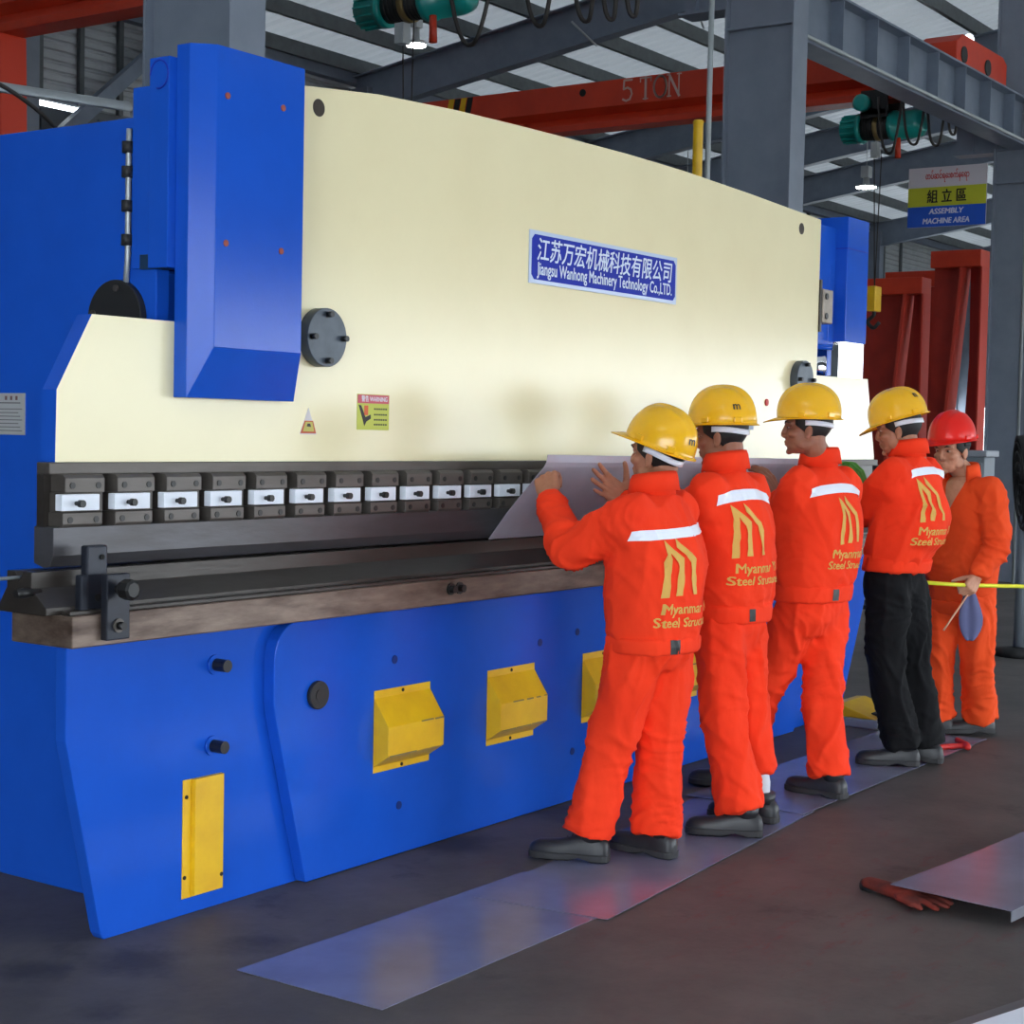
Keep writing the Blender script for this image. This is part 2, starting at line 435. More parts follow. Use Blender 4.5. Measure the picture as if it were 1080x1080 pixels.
# maker's sign
s = MB().box(2.33, 3.582, .044, .05, 2.229, 2.452).build('makers_sign', M_signedge, PB, .001, 'blue makers sign with white lettering')
e = .02
fld = [(2.345 + e, 2.246), (3.567 - e, 2.246), (3.567, 2.246 + e), (3.567, 2.435 - e), (3.567 - e, 2.435), (2.345 + e, 2.435), (2.345, 2.435 - e), (2.345, 2.246 + e)]
MB().prism(fld, 'y', .0425, .0445).build('sign_field', M_sign, s)
X_, Z_, N_ = (1, 0, 0), (0, 0, 1), (0, -1, 0)
mb = text_on(text_mesh('江苏万宏机械科技有限公司', .105, .002, 1.15, shear=.15), (2.956, .0425, 2.335), X_, Z_, N_)
mb.build('sign_characters', M_signtext, s)
mb = text_on(text_mesh('Jiangsu Wanhong Machinery Technology Co.,LTD.', .06, .0016, 1.15), (2.956, .0425, 2.268), X_, (0, 0, 1.25), N_)
mb.build('sign_lettering', M_signtext, s)
# warning stickers
w = MB().box(1.238, 1.423, .0485, .05, 1.598, 1.73).build('warning_sticker', mat('sticker_lime', (196, 200, 84), .5), PB, 0, 'yellow green warning sticker')
MB().box(1.24, 1.421, .0478, .049, 1.696, 1.728).build('sticker_header', mat('sticker_pink', (206, 92, 104), .5), w)
text_on(text_mesh('警告 WARNING', .024, .0006, .15), (1.335, .0477, 1.704), X_, Z_, N_, .0004).build('sticker_title', M_white, w)
m = MB()
m.prism([(1.245, 1.69), (1.26, 1.688), (1.285, 1.645), (1.315, 1.655), (1.316, 1.64), (1.29, 1.628), (1.28, 1.612)], 'y', .0478, .0486)
for z in (1.676, 1.655, 1.636, 1.618):
    for q in range(6): m.box(1.335 + q * .013, 1.344 + q * .013, .0478, .0486, z - .003, z + .003)
m.build('sticker_print', M_bolt, w)
MB().box(1.278, 1.3, .0476, .0486, 1.652, 1.688).build('sticker_pictogram', mat('sticker_orange', (214, 98, 52), .5), w)
t = MB().prism([(.928, 1.578), (1.016, 1.578), (.972, 1.672)], 'y', .0485, .05).build('hazard_triangle', mat('sticker_white', (212, 206, 206), .5), PB, 0, 'worn triangular hazard sticker')
MB().prism([(.93, 1.581), (1.013, 1.581), (.996, 1.626), (.952, 1.626)], 'y', .0478, .0486).build('triangle_border', mat('sticker_red', (190, 84, 52), .5), t)
MB().prism([(.943, 1.588), (1.002, 1.588), (.992, 1.622), (.956, 1.622)], 'y', .0472, .048).build('triangle_field', mat('sticker_olive', (190, 180, 90), .5), t)
MB().prism([(.962, 1.606), (.985, 1.604), (.98, 1.616), (.966, 1.616)], 'y', .0468, .0474).build('triangle_icon', M_bolt, t)
p = MB().box(4.335, 4.445, .0485, .05, 1.64, 1.785).build('notice_sheet', mat('notice_grey', (160, 172, 190), .5), PB, 0, 'pale notice behind the second worker')
MB().box(4.345, 4.435, .0478, .0486, 1.70, 1.722).build('notice_band', M_disc, p)
MB().cyl((4.59, .05, 1.787), (4.59, .044, 1.787), .019, 16).build('red_plug', M_red, PB)
# silver nameplate on the side frame
n = MB().box(.306, .31, .762, 1.0, 1.555, 1.70).build('rating_plate', mat('plate_silver', (206, 206, 206), .35, .4), PB, .001, 'silver rating plate on the side frame')
m = MB(); m.box(.305, .3065, .785, .98, 1.664, 1.668)
for k in range(7): m.box(.305, .3065, .775 + .01 * (k % 3), .985, 1.568 + .0125 * k, 1.571 + .0125 * k)
m.build('plate_print', mat('plate_ink', (120, 118, 120), .5), n)
for k in range(3): MB().box(.305, .3065, .80 + .028 * k, .811 + .028 * k, 1.676, 1.69).build('plate_seal', mat('plate_seal', (128, 92, 92), .5), n)
hk = MB().tube([(.31, .14, 1.452), (.25, .14, 1.455), (.235, .14, 1.457)], [.01, .012, .016], 10).build('limit_switch', M_blue, PB)
MB().tube([(.236, .14, 1.457), (.2, .14, 1.458)], .010, 10).build('switch_tip', mat('copper_tip', (170, 110, 80), .4, .6), hk)
# a flat catch under the bed edge, the pale strip seen behind the second worker
# ================================================================== the hall
def floor_mat():
    m = bpy.data.materials.new('concrete_floor'); m.use_nodes = True
    nt = m.node_tree; b = nt.nodes['Principled BSDF']; L = nt.links.new
    tc = nt.nodes.new('ShaderNodeTexCoord')
    def noise_(scale, detail=6, rough=.6, st=(1, 1, 1)):
        mp = nt.nodes.new('ShaderNodeMapping'); mp.inputs['Scale'].default_value = st
        L(tc.outputs['Object'], mp.inputs['Vector'])
        n = nt.nodes.new('ShaderNodeTexNoise'); n.inputs['Scale'].default_value = scale
        n.inputs['Detail'].default_value = detail; n.inputs['Roughness'].default_value = rough
        L(mp.outputs['Vector'], n.inputs['Vector']); return n.outputs['Fac']
    def ramp(f, p0, c0, p1, c1):
        r = nt.nodes.new('ShaderNodeValToRGB'); e = r.color_ramp.elements
        e[0].position = p0; e[1].position = p1; e[0].color = c0; e[1].color = c1
        L(f, r.inputs['Fac']); return r.outputs['Color']
    def mix(f, a, c):
        x = nt.nodes.new('ShaderNodeMix'); x.data_type = 'RGBA'
        L(f, x.inputs[0]); L(a, x.inputs[6])
        if isinstance(c, tuple): x.inputs[7].default_value = c
        else: L(c, x.inputs[7])
        return x.outputs[2]
    base = ramp(noise_(1.4, 9, .72), .36, lin(FLOOR_A), .75, lin(FLOOR_B))
    bw = ((0, 0, 0, 1), (1, 1, 1, 1))
    dk = ramp(noise_(2.3, 8, .7), .60, bw[0], .74, bw[1])
    c = mix(dk, base, lin(FLOOR_D))
    # red paint rubbed into the concrete in front of the sheets
    sep = nt.nodes.new('ShaderNodeMapping'); sep.inputs['Location'].default_value = (-1.0, .92, 0); sep.inputs['Scale'].default_value = (.55, .55, 1)
    L(tc.outputs['Object'], sep.inputs['Vector'])
    gr = nt.nodes.new('ShaderNodeTexGradient'); gr.gradient_type = 'SPHERICAL'
    L(sep.outputs['Vector'], gr.inputs['Vector'])
    rd = ramp(noise_(4.6, 9, .78, (.8, 2.2, 1)), .55, bw[0], .68, bw[1])
    mul = nt.nodes.new('ShaderNodeMath'); mul.operation = 'MULTIPLY'
    L(gr.outputs['Fac'], mul.inputs[0]); L(rd, mul.inputs[1])
    c = mix(mul.outputs[0], c, lin((104, 34, 36)))
    # oil spots on the concrete by the press corner: distance to each spot, edge broken up by noise
    nz = noise_(5.0, 8, .7)
    for sx, sy, sr in ((-.33, -.06, .15), (-.13, .05, .10), (-.08, -.22, .20), (.28, -.40, .16), (1.68, -.12, .22), (2.4, -.2, .25), (-.45, -.5, .12)):
        vm = nt.nodes.new('ShaderNodeVectorMath'); vm.operation = 'DISTANCE'; L(tc.outputs['Object'], vm.inputs[0]); vm.inputs[1].default_value = (sx, sy, -.0)
        ad = nt.nodes.new('ShaderNodeMath'); ad.operation = 'MULTIPLY_ADD'; L(nz, ad.inputs[0]); ad.inputs[1].default_value = .42; L(vm.outputs['Value'], ad.inputs[2])
        mr = nt.nodes.new('ShaderNodeMapRange'); L(ad.outputs[0], mr.inputs[0])
        mr.inputs[1].default_value = sr * .7 + .12; mr.inputs[2].default_value = sr * .7 + .24; mr.inputs[3].default_value = .6; mr.inputs[4].default_value = 0
        c = mix(mr.outputs[0], c, lin((30, 28, 30)))
    L(c, b.inputs['Base Color'])
    rr = nt.nodes.new('ShaderNodeMapRange'); L(noise_(2.0), rr.inputs[0]); rr.inputs[3].default_value = .5; rr.inputs[4].default_value = .72
    L(rr.outputs[0], b.inputs['Roughness'])
    bp = nt.nodes.new('ShaderNodeBump'); bp.inputs['Strength'].default_value = .12; bp.inputs['Distance'].default_value = .01
    L(noise_(24), bp.inputs['Height']); L(bp.outputs[0], b.inputs['Normal'])
    return m
FLOOR_A, FLOOR_B, FLOOR_D = (72, 68, 67), (102, 95, 92), (50, 47, 47)
o = MB().box(-8.1, 52.1, -13.1, 13, -.1, 0).build('floor', floor_mat()); struct(o)

def roof_z(y): return 8.42 - .148 * (y - 2.65) if y > -3 else 9.26 + .148 * (y + 3)
# corrugated roof
m = MB(); ys = (12.7, -3, -13); xs = []
x = -8.0
while x < 52:
    xs += [(x, 0), (x + .05, .035), (x + .13, .035), (x + .18, 0)]; x += .25
vs = [(a, y, roof_z(y) + h) for y in ys for a, h in xs]; n = len(xs)
m.add(vs, [(j * n + i, j * n + i + 1, (j + 1) * n + i + 1, (j + 1) * n + i) for j in range(2) for i in range(n - 1)])
M_roof = mat('roof_sheet', (196, 200, 204), .5, .0, var=(150, 152, 156), vscale=.5, vamount=.7, transl=.055, stretch=(1, .4, 1))
struct(m.build('ceiling', M_roof))
y = 12.2
while y > -4:
    z = roof_z(y)
    p = MB().prism([(y - .035, z - .2), (y + .035, z - .2), (y + .035, z - .185), (y - .02, z - .185), (y - .02, z - .015), (y + .05, z - .015), (y + .05, z), (y - .035, z)], 'x', -8, 52).build('purlin', M_purlin)
    struct(p); y -= 1.0
def ibeam(p0, p1, up, h, w, tf=.02, tw=.012, mb=None):
    mb = mb or MB(); p0 = V(p0); p1 = V(p1); up = V(up).normalized()
    d = (p1 - p0).normalized(); s = d.cross(up).normalized(); up = s.cross(d)
    c = (p0 + p1) / 2; L = (p1 - p0) / 2
    mb.obox(c, L, s * tw / 2, up * (h / 2 - tf))
    for k in (-1, 1): mb.obox(c + up * k * (h / 2 - tf / 2), L, s * w / 2, up * tf / 2)
    return mb
for x in (2.69, 9.03, 15.6, 21.9, 25.1, 28.3, 34.7, 41.1):
    def rz(y): return roof_z(y) - .21 - .29
    m = ibeam((x, 12.3, rz(12.3)), (x, -3, rz(-3)), (0, 0, 1), .56, .2)
    struct(m.build('rafter', M_beam))
for ya, za, yb, zb in ((10.0, 6.17, 9.67, 5.83), (8.35, 7.05, 8.04, 6.72), (6.55, 7.2, 6.44, 6.75)):
    struct(MB().cyl((15.45, yb, zb), (15.3, ya, za), .014, 8).build('brace_rod', M_pipe))
def hcol(name, x, yb, yf, w, z1, plates=()):
    m = MB()
    m.box(x, x + w, yf, yf + .018, 0, z1); m.box(x, x + w, yb - .018, yb, 0, z1)
    m.box(x + w / 2 - .07, x + w / 2 - .055, yf + .018, yb - .018, 0, z1)
    for z in plates: m.box(x + .005, x + w - .005, yf + .018, yb - .018, z, z + .018)
    o = struct(m.build(name, M_col, None, .002)); return o
cols = [hcol('column', 2.56, 2.65, 2.03, .255, 7.9, (4.6,)),
        hcol('column', 8.89, 2.65, 2.03, .27, 7.9, (4.93,)),
        hcol('column', 15.46, 2.65, 2.03, .27, 7.9, (4.55, 4.93, 5.33))]
for k, zz in enumerate((.5, .74, .98, 1.22)):
    hz = MB().prism([(2.05, zz), (2.63, zz + .2), (2.63, zz + .32), (2.05, zz + .12)], 'x', 15.53, 15.545).build('hazard_stripe', M_haz if k % 2 == 0 else M_bolt, cols[2])
for x in (9.42, 15.6, 21.9, 28.3, 34.7, 41.1):
    hcol('column', x - .13, 12.35, 12.0, .25, 6.6)
# bracket and runway beam on the column row
m = MB(); m.box(8.95, 9.1, 2.65, 3.06, 5.13, 5.9); m.box(8.9, 9.15, 2.65, 3.1, 5.11, 5.13); m.box(8.9, 9.15, 2.93, 2.945, 5.13, 5.9)
struct(m.build('bracket', M_beam))
m = MB(); m.box(15.53, 15.66, 2.65, 3.12, 4.93, 5.3); m.box(15.47, 15.72, 2.65, 3.14, 5.3, 5.32); m.box(15.47, 15.72, 2.65, 3.14, 4.91, 4.93); m.box(15.47, 15.72, 2.9, 2.912, 4.93, 5.3)
struct(m.build('bracket', M_beam))
m = ibeam((9.16, 2.34, 5.185), (15.45, 2.34, 5.185), (0, 0, 1), .53, .26, .02)
x = 9.5
while x < 15.3:
    m.box(x, x + .015, 2.215, 2.335, 4.945, 5.43); x += .76
struct(m.build('runway_beam', M_beam))
struct(MB().box(9.2, 15.5, 2.31, 2.37, 5.452, 5.50).build('crane_rail', M_purlin))
tag(MB().tube([(9.2, 2.19, 4.955), (15.25, 2.19, 4.955), (15.27, 2.19, 4.93), (15.27, 2.19, 0)], .019, 8).build('conduit_pipe', M_pipe), 'thin grey conduit running along the crane runway beam and down the far column', 'pipe')
tag(MB().cyl((7.37, 1.95, 0), (7.37, 1.95, 6.8), .021, 8).build('conduit_pipe', M_pipe), 'thin vertical grey conduit just in front of the middle column', 'pipe')
tag(MB().tube([(7.125, 1.9, 0), (7.125, 1.9, 3.80), (7.125, 1.9, 3.84), (7.125, 1.9, 3.85)], [.036, .036, .04, .03], 16).build('yellow_pipe', M_yellow), 'short yellow post rising behind the cream ram by the middle column', 'post')
tag(MB().tube([(-2.2, 1.8, 2.80), (1.70, 1.8, 3.015), (1.74, 1.8, 3.0), (1.76, 1.8, 0)], .022, 8).build('conduit_pipe', M_pipe), 'grey horizontal pipe passing over the left side frame of the press', 'pipe')
tag(MB().tube(crom([(.2, 1.7, 2.98), (.8, 1.72, 2.99), (1.1, 1.7, 2.9), (1.4, 1.7, 2.72), (1.75, 1.7, 2.66), (1.9, 1.7, 2.2)], 8), .009, 6).build('loose_cable', M_rope), 'thin black cable drooping from the pipe above the left side frame', 'cable')

# back wall: base panels with daylight openings, cladding above
m = MB()
m.box(-8, 9.85, 12.5, 12.6, 0, 5.5); m.box(9.85, 10.75, 12.5, 12.6, 0, 5.43); m.box(10.75, 33.5, 12.5, 12.6, 0, 5.5)
m.box(33.5, 35.2, 12.5, 12.6, 4.2, 5.5); m.box(35.2, 37.2, 12.5, 12.6, 0, 5.5); m.box(37.2, 47, 12.5, 12.6, 2.6, 5.5); m.box(47, 52, 12.5, 12.6, 0, 5.5)
for x in [8.6 + .45 * k for k in range(10)]: m.box(x, x + .05, 12.46, 12.5, 0, 5.4)
wb = struct(m.build('wall_back', M_wallb))
m = MB(); z = 5.5; zs = []
while z < 6.95:
    zs += [(z, 0), (z + .02, .03), (z + .085, .03), (z + .105, 0)]; z += .125
n = len(zs)
m.add([(x, 12.52 - h, z) for x in (-8, 52) for z, h in zs], [(i, i + 1, n + i + 1, n + i) for i in range(n - 1)])
cl = m.build('wall_cladding', M_wallp, wb); cl['label'] = 'ribbed pale wall cladding'
for x in [9.27 + .633 * k for k in range(6)] + [31.5 + 1.1 * k for k in range(6)]:
    struct(MB().box(x - .035, x + .035, 12.42, 12.48, 5.5, 6.8).build('wall_post', M_purlin))
struct(MB().box(-8, 52, 12.3, 12.45, 6.68, 6.86).build('eave_beam', M_beam))
a, b = V((9.3, 12.2, 4.43)), V((12.4, 12.2, 7.1)); dd = (b - a).normalized(); ss = V((-dd.z, 0, dd.x))
struct(MB().obox((a + b) / 2, (b - a) / 2, (0, .06, 0), ss * .085).build('wall_brace', M_beam))
struct(MB().box(52, 52.1, -13, 12.6, 0, 8.6).build('wall_right', M_wallb))
struct(MB().box(-8.1, -8, -2.5, 12.6, 0, 8.6).box(-8.1, -8, -13, -2.5, 3.7, 8.6).build('wall_left_unseen', M_wallp))  # unseen wall, added to dim the side light; opening sized for brightness
m = MB(); m.box(-8, 1, -13.1, -13, 0, 7.7); m.box(1, 46, -13.1, -13, 3.25, 7.7); m.box(46, 52, -13.1, -13, 0, 7.7)
struct(m.build('wall_front_unseen', M_wallb))  # unseen wall, added with an opening that shapes daylight on the press
struct(MB().box(-60, 90, -70, -13.1, -.12, -.02).build('ground', mat('yard_bounce_concrete', (168, 164, 156), .8, var=(150, 146, 138), vscale=.6)))  # unseen pale yard, added to bounce daylight up to the ceiling
struct(MB().box(30.8, 32, 12.2, 12.3, 4.8, 4.9).build('trim_rail', M_purlin))

# ------------------------------------------------------------------ cranes
def girder(mb, x, y0, y1, z0, h):
    p = [(-.17, 1), (.17, 1), (.17, .44), (.06, .30), (.15, .13), (.15, 0), (-.15, 0), (-.15, .13), (-.06, .30), (-.17, .44)]
    mb.prism([(x + a, z0 + b * h) for a, b in p], 'y', y0, y1); return mb
def loops(segs, x, ztop, rad):
    mb = MB()
    pts = []
    for (ya, yb, zb) in segs:
        for k in range(17):
            t = k / 16; pts.append((x + .02 * math.sin(t * 9 + ya), lerp(ya, yb, t), ztop - (ztop - zb) * (1 - abs(2 * t - 1) ** 2.6)))
    return mb.tube(pts, rad, 8)
def hoist(x, yl, yr, zc, r, zg, name_label, group, hookz):
    """wire-rope hoist under a girder; axis along Y from yl (screen-near end) to yr"""
    R = empty('rope_hoist', (x, (yl + yr) / 2, zc), name_label, 'hoist', group); L = yl - yr
    def c(a, b, ra, rb=None): return MB().tube([(x, yl - a * L, zc), (x, yl - b * L, zc)], [ra, ra if rb is None else rb], 24)
    m = MB().tube([(x, yl, zc), (x, yl - .02 * L, zc), (x, yl - .2 * L, zc), (x, yl - .2 * L, zc), (x, yl - .26 * L, zc)], [r * .7, r * .92, r * .95, r * 1.08, r * 1.08], 24)
    mo = m.build('motor', M_teal, R, 0)
    m = MB()
    for k in range(14):
        a = 2 * PI * k / 14; d = V((math.cos(a), 0, math.sin(a)))
        m.obox(V((x, yl - .11 * L, zc)) + d * r * .96, (0, .085 * L, 0), d * .012, V((-d.z, 0, d.x)) * .006)
    m.build('cooling_fin', M_teal, mo)
    dr = c(.26, .6, r * .86).build('rope_drum', M_dark, R)
    m = MB()
    for k in range(9): m.cyl((x, yl - (.29 + .034 * k) * L, zc), (x, yl - (.30 + .034 * k) * L, zc), r * .9, 20)
    m.build('drum_groove', M_rope, dr)
    c(.42, .47, r * .98).build('rope_guide', mat('brass_guide', (150, 128, 84), .4, .5), R)
    gb = MB().tube([(x, yl - .6 * L, zc), (x, yl - .66 * L, zc), (x, yl - .66 * L, zc), (x, yl - .9 * L, zc), (x, yl - .97 * L, zc), (x, yl - L, zc)], [r * 1.08, r * 1.08, r, r, r * .86, r * .5], 24).build('gearbox', M_teal, R)
    tz = (zc + r + zg) / 2
    m = MB().box(x - .2, x - .17, yl - .62 * L, yl - .3 * L, zc + r * .5, zg + .1).box(x + .17, x + .2, yl - .62 * L, yl - .3 * L, zc + r * .5, zg + .1)
    m.box(x - .2, x + .2, yl - .6 * L, yl - .32 * L, zc + r * .7, zc + r * 1.05)
    m.build('trolley_frame', M_dark, R)
    m = MB()
    m.tube([(x - .2, yl - .34 * L, zc + r * 1.5), (x - .3, yl - .34 * L, zc + r * 1.5), (x - .31, yl - .34 * L, zc + r * 1.5)], [r * .6, r * .6, r * .4], 18)
    m.build('travel_motor', M_teal, R)
    for dy in (.40, .5):
        MB().cyl((x - .02, yl - dy * L, zc - r * .8), (x, yl - .45 * L, hookz + .2), .006, 6).build('wire_rope', M_rope, R)
    h = MB().box(x - .09, x + .09, yl - .45 * L - .05, yl - .45 * L + .05, hookz - .02, hookz + .26).build('hook_block', M_yellow, R, .01)
    MB().tube(crom([(x, yl - .45 * L, hookz), (x, yl - .45 * L, hookz - .06), (x, yl - .45 * L + .07, hookz - .13), (x, yl - .45 * L, hookz - .2), (x, yl - .45 * L - .07, hookz - .14)], 5), .022, 8).build('hook', M_dark, h)
    lt = MB().tube([(x - .1, yl - .72 * L, zc - r), (x - .1, yl - .725 * L, zc - r - .22)], [.03, .035], 8).build('rope_weight', M_orange, R, 0, 'orange limit weight')
    bx = MB().box(x - .16, x - .06, yl - .5 * L, yl - .42 * L, zc - r - .2, zc - r - .03).build('limit_switch_box', M_lamp, R, .004)
    return R
C1 = empty('overhead_crane', (7.6, 6.3, 5.5), 'orange crane girder crossing the upper left corner', 'crane')
girder(MB(), 7.6, 2.3, 10.5, 5.5, .62).build('girder', M_orange, C1)
MB().prism([(9.93, 0), (10.5, 0), (10.5, 5.5), (10.05, 5.5)], 'x', 7.45, 7.78).build('leg', mat('bright_crane_orange', (222, 62, 32), .45), C1, .01)
MB().prism([(10.12, .3), (10.14, .3), (10.2, 5.4), (10.18, 5.4)], 'x', 7.43, 7.46).build('leg_rib', mat('bright_crane_orange', (222, 62, 32), .45), C1)
C2 = empty('overhead_crane', (14.2, 7, 5.345), 'red five ton crane girder running behind the middle column', 'crane')
girder(MB(), 14.2, 2.6, 12.0, 5.345, .56).build('girder', M_orange, C2)
MB().prism([(13.52, 5.51), (15.08, 5.51), (15.08, 5.80), (14.95, 5.86), (13.7, 5.86), (13.52, 5.76)], 'y', 2.40, 2.82).build('end_carriage', M_orange, C2, .01)
for x in (13.72, 14.45):
    MB().cyl((x, 2.5, 5.65), (x, 2.385, 5.65), .085, 24).build('wheel', M_dark, C2)
for k in range(4):
    y0 = 9.45 - .1 * k
    MB().prism([(y0, 5.6), (y0 - .085, 5.6), (y0 - .145, 5.9), (y0 - .06, 5.9)], 'x', 14.024, 14.0295).build('hazard_stripe', M_yellow if k % 2 == 0 else M_bolt, C2)
MB().cyl((14.03, 7.33, 5.79), (14.022, 7.33, 5.79), .045, 20).build('drain_hole', M_hole, C2)
def serif(ch, h):
    """5, T, O, N as thin roman strokes: list of polylines with widths"""
    if ch == 'T': return [([(.3, 0), (.3, 1)], .09), ([(.0, .97), (.6, .97)], .05), ([(.02, .97), (.02, .8)], .04), ([(.58, .97), (.58, .8)], .04), ([(.17, .02), (.43, .02)], .04)]
    if ch == 'O': return [([(.35 + .33 * math.sin(a), .5 + .48 * math.cos(a)) for a in [2 * PI * k / 24 for k in range(25)]], .08)]
    if ch == 'N': return [([(.1, 0), (.1, 1)], .05), ([(.08, 1), (.62, 0)], .09), ([(.6, 0), (.6, 1)], .05), ([(0, .02), (.2, .02)], .04), ([(.5, .98), (.72, .98)], .04), ([(-.02, .98), (.12, .98)], .04)]
    return [([(.52, .96), (.1, .96), (.08, .56), (.28, .62), (.46, .52), (.52, .32), (.42, .08), (.22, .02), (.04, .1)], .07)]
def stroke(mb, pts, w, f):
    n = len(pts)
    for i in range(n - 1):
        a = V(pts[i]); b = V(pts[i + 1]); d = (b - a).normalized(); s = V((-d.y, d.x)) * w / 2; e = d * w * .3
        mb.add([f(a - e + s), f(a - e - s), f(b + e - s), f(b + e + s)], [(0, 1, 2, 3)])
mb = MB(); yy = 6.76; H = .262
for ch in '5 TON':
    if ch == ' ': yy -= .06; continue
    if ch == 'T': mb.build('capacity_number', mat('faded_white_print', (200, 170, 160), .6), C2); mb = MB()
    for pts, w in serif(ch, H):
        stroke(mb, pts, w * 1.35, lambda p, yy=yy: (14.024, yy - p.x * H, 5.628 + p.y * H))
    yy -= H * .72
mb.build('capacity_lettering', mat('faded_white_print', (200, 170, 160), .6), C2)
hoist(7.6, 5.46, 4.27, 5.15, .15, 5.5, 'teal rope hoist cut by the top edge above the cream ram', None, 2.2)
hoist(14.2, 3.95, 2.98, 5.07, .155, 5.345, 'teal and black rope hoist beneath the red five ton girder', None, 3.05)
tag(loops([(4.36, 3.87, 4.68), (3.87, 3.62, 5.3), (3.62, 3.28, 4.75), (3.28, 3.16, 5.3), (3.16, 2.9, 4.735), (2.9, 2.71, 4.72), (2.69, 2.53, 4.72)], 7.36, 5.47, .018).build('festoon_cable', M_rope), 'festoon of looped cable hanging under the nearer crane at the top edge', 'cable')
tag(loops([(3.4, 3.12, 4.72), (3.12, 2.85, 4.79), (2.85, 2.62, 4.76), (2.62, 2.48, 4.86)], 13.88, 5.335, .015).build('festoon_cable', M_rope), 'black cable loops hanging beside the far teal hoist', 'cable')
def lamp(p, r, label):
    R = empty('bay_lamp', p, label, 'lamp', 'high bay lamps'); x, y, z = p
    MB().tube([(x, y, z), (x, y, z + .03), (x, y, z + .05), (x, y, z + .16)], [r, r * .98, r * .35, r * .3], 24).build('lamp_shade', M_lamp, R)
    MB().cyl((x, y, z - .012), (x, y, z + .004), r * .96, 24).build('lamp_lens', M_lampw, R)
    MB().box(x - r * .5, x + r * .5, y - r * .4, y + r * .4, z + .16, z + .16 + r * 1.1).build('ballast_box', M_lamp, R, .01)
    MB().cyl((x, y, z + .16), (x, y, roof_z(y) - .03), .008, 6).build('hanger_rod', M_pipe, R)
lamp((9.5, 6.36, 5.36), .10, 'lit bay lamp hanging just below the nearer teal hoist')
lamp((24, 7.86, 5.98), .18, 'lit bay lamp hanging left of the hanging area sign')
lamp((24, 11.4, 6.0), .18, 'lit bay lamp half hidden by the yellow post behind the ram')
w = empty('warning_lamp', (14.4, 2.6, 5.865), 'small white lamp on top of the red crane end carriage', 'lamp')
MB().cyl((14.4, 2.6, 5.868), (14.4, 2.6, 5.91), .045, 16).build('lamp_base', M_dark, w)
MB().ell((14.4, 2.6, 5.96), (.06, .06, .07)).build('lamp_globe', mat('globe_white', (240, 236, 244), .3, emit=1.2), w)

# ------------------------------------------------------------------ hanging sign
sg = MB().box(15.28, 15.3, 2.655, 3.585, 4.08, 4.765).build('area_sign', mat('sign_white', (206, 200, 208), .5))
tag(sg, 'three band white, yellow and blue assembly area sign on the far column', 'sign')
MB().box(15.277, 15.2805, 2.655, 3.585, 4.08, 4.315).build('blue_band', mat('band_blue', (24, 84, 196), .5), sg)
MB().box(15.277, 15.2805, 2.655, 3.585, 4.315, 4.535).build('yellow_band', mat('band_yellow', (190, 192, 46), .5), sg)
U, W, N = (0, -1, 0), (0, 0, 1), (-1, 0, 0)
text_on(text_mesh('တပ်ဆင်ရေးစက်နေရာ', .1, .002, .52), (15.2795, 3.12, 4.63), U, W, N).build('burmese_lettering', M_red, sg)
text_on(text_mesh('組 立 區', .165, .004, .47), (15.276, 3.12, 4.365), U, W, N).build('chinese_lettering', M_bolt, sg)
mb = text_on(text_mesh('ASSEMBLY', .088, .004, .42, shear=.15), (15.276, 3.12, 4.225), U, W, N)
text_on(text_mesh('MACHINE AREA', .088, .004, .56, shear=.15), (15.276, 3.12, 4.115), U, W, N, mb=mb).build('english_lettering', mat('pale_print', (206, 206, 230), .5), sg)

# ------------------------------------------------------------------ red frames standing beyond the press
def frame(ya, yb, zt, ws, label, x=20.0):
    """A-shaped standing frame: two tapered webs with edge flanges under a cap beam (screen-left is +Y)"""
    R = empty('steel_trestle', (x, (ya + yb) / 2, 0), label, 'steel trestle'); m1 = ya - (ya - yb) * ws; c = zt - .24
    w1 = [(ya, 0), (m1 + .34, 0), (m1, c), (ya, c)]
    MB().prism(w1, 'x', x, x + .02).build('web', M_rust, R)
    e0, e1 = V((m1 + .34, 0)), V((m1, c)); s = V((.022, 0))
    MB().prism([(e0.x - .02, 0), (e0.x + .025, 0), (e1.x + .025, c), (e1.x - .02, c)], 'x', x - .16, x + .18).build('flange', mat('flange_red', (196, 60, 44), .6), R)
    MB().prism([(m1 + .06, 0), (yb, 0), (yb, c), (m1 - .04, c), (m1 - .06, 2.8)], 'x', x + .1, x + .12).build('web', mat('deep_primer_red', (160, 32, 22), .6), R)
    MB().box(x - .18, x + .2, yb + (ya - yb) * .0, ya, c, zt).build('cap_beam', M_orange, R, .008)
    MB().box(x - .14, x + .16, yb - .012, yb + .012, 0, c).build('end_flange', mat('flange_red', (196, 60, 44), .6), R)
    return R
frame(6.1, 5.16, 3.97, .72, 'red steel trestle standing beside the press end, behind the hook')
frame(5.04, 4.30, 4.33, .62, 'taller red steel trestle standing against the far column')
f3 = empty('steel_trestle', (21.2, 5.6, 0), 'red steel trestle half hidden behind the other two', 'steel trestle')
MB().box(21.2, 21.6, 5.3, 6.3, 3.96, 4.2).build('cap_beam', M_orange, f3, .008)
MB().prism([(5.5, 0), (6.2, 0), (6.2, 3.96), (5.4, 3.96)], 'x', 21.3, 21.33).build('web', M_rust, f3)

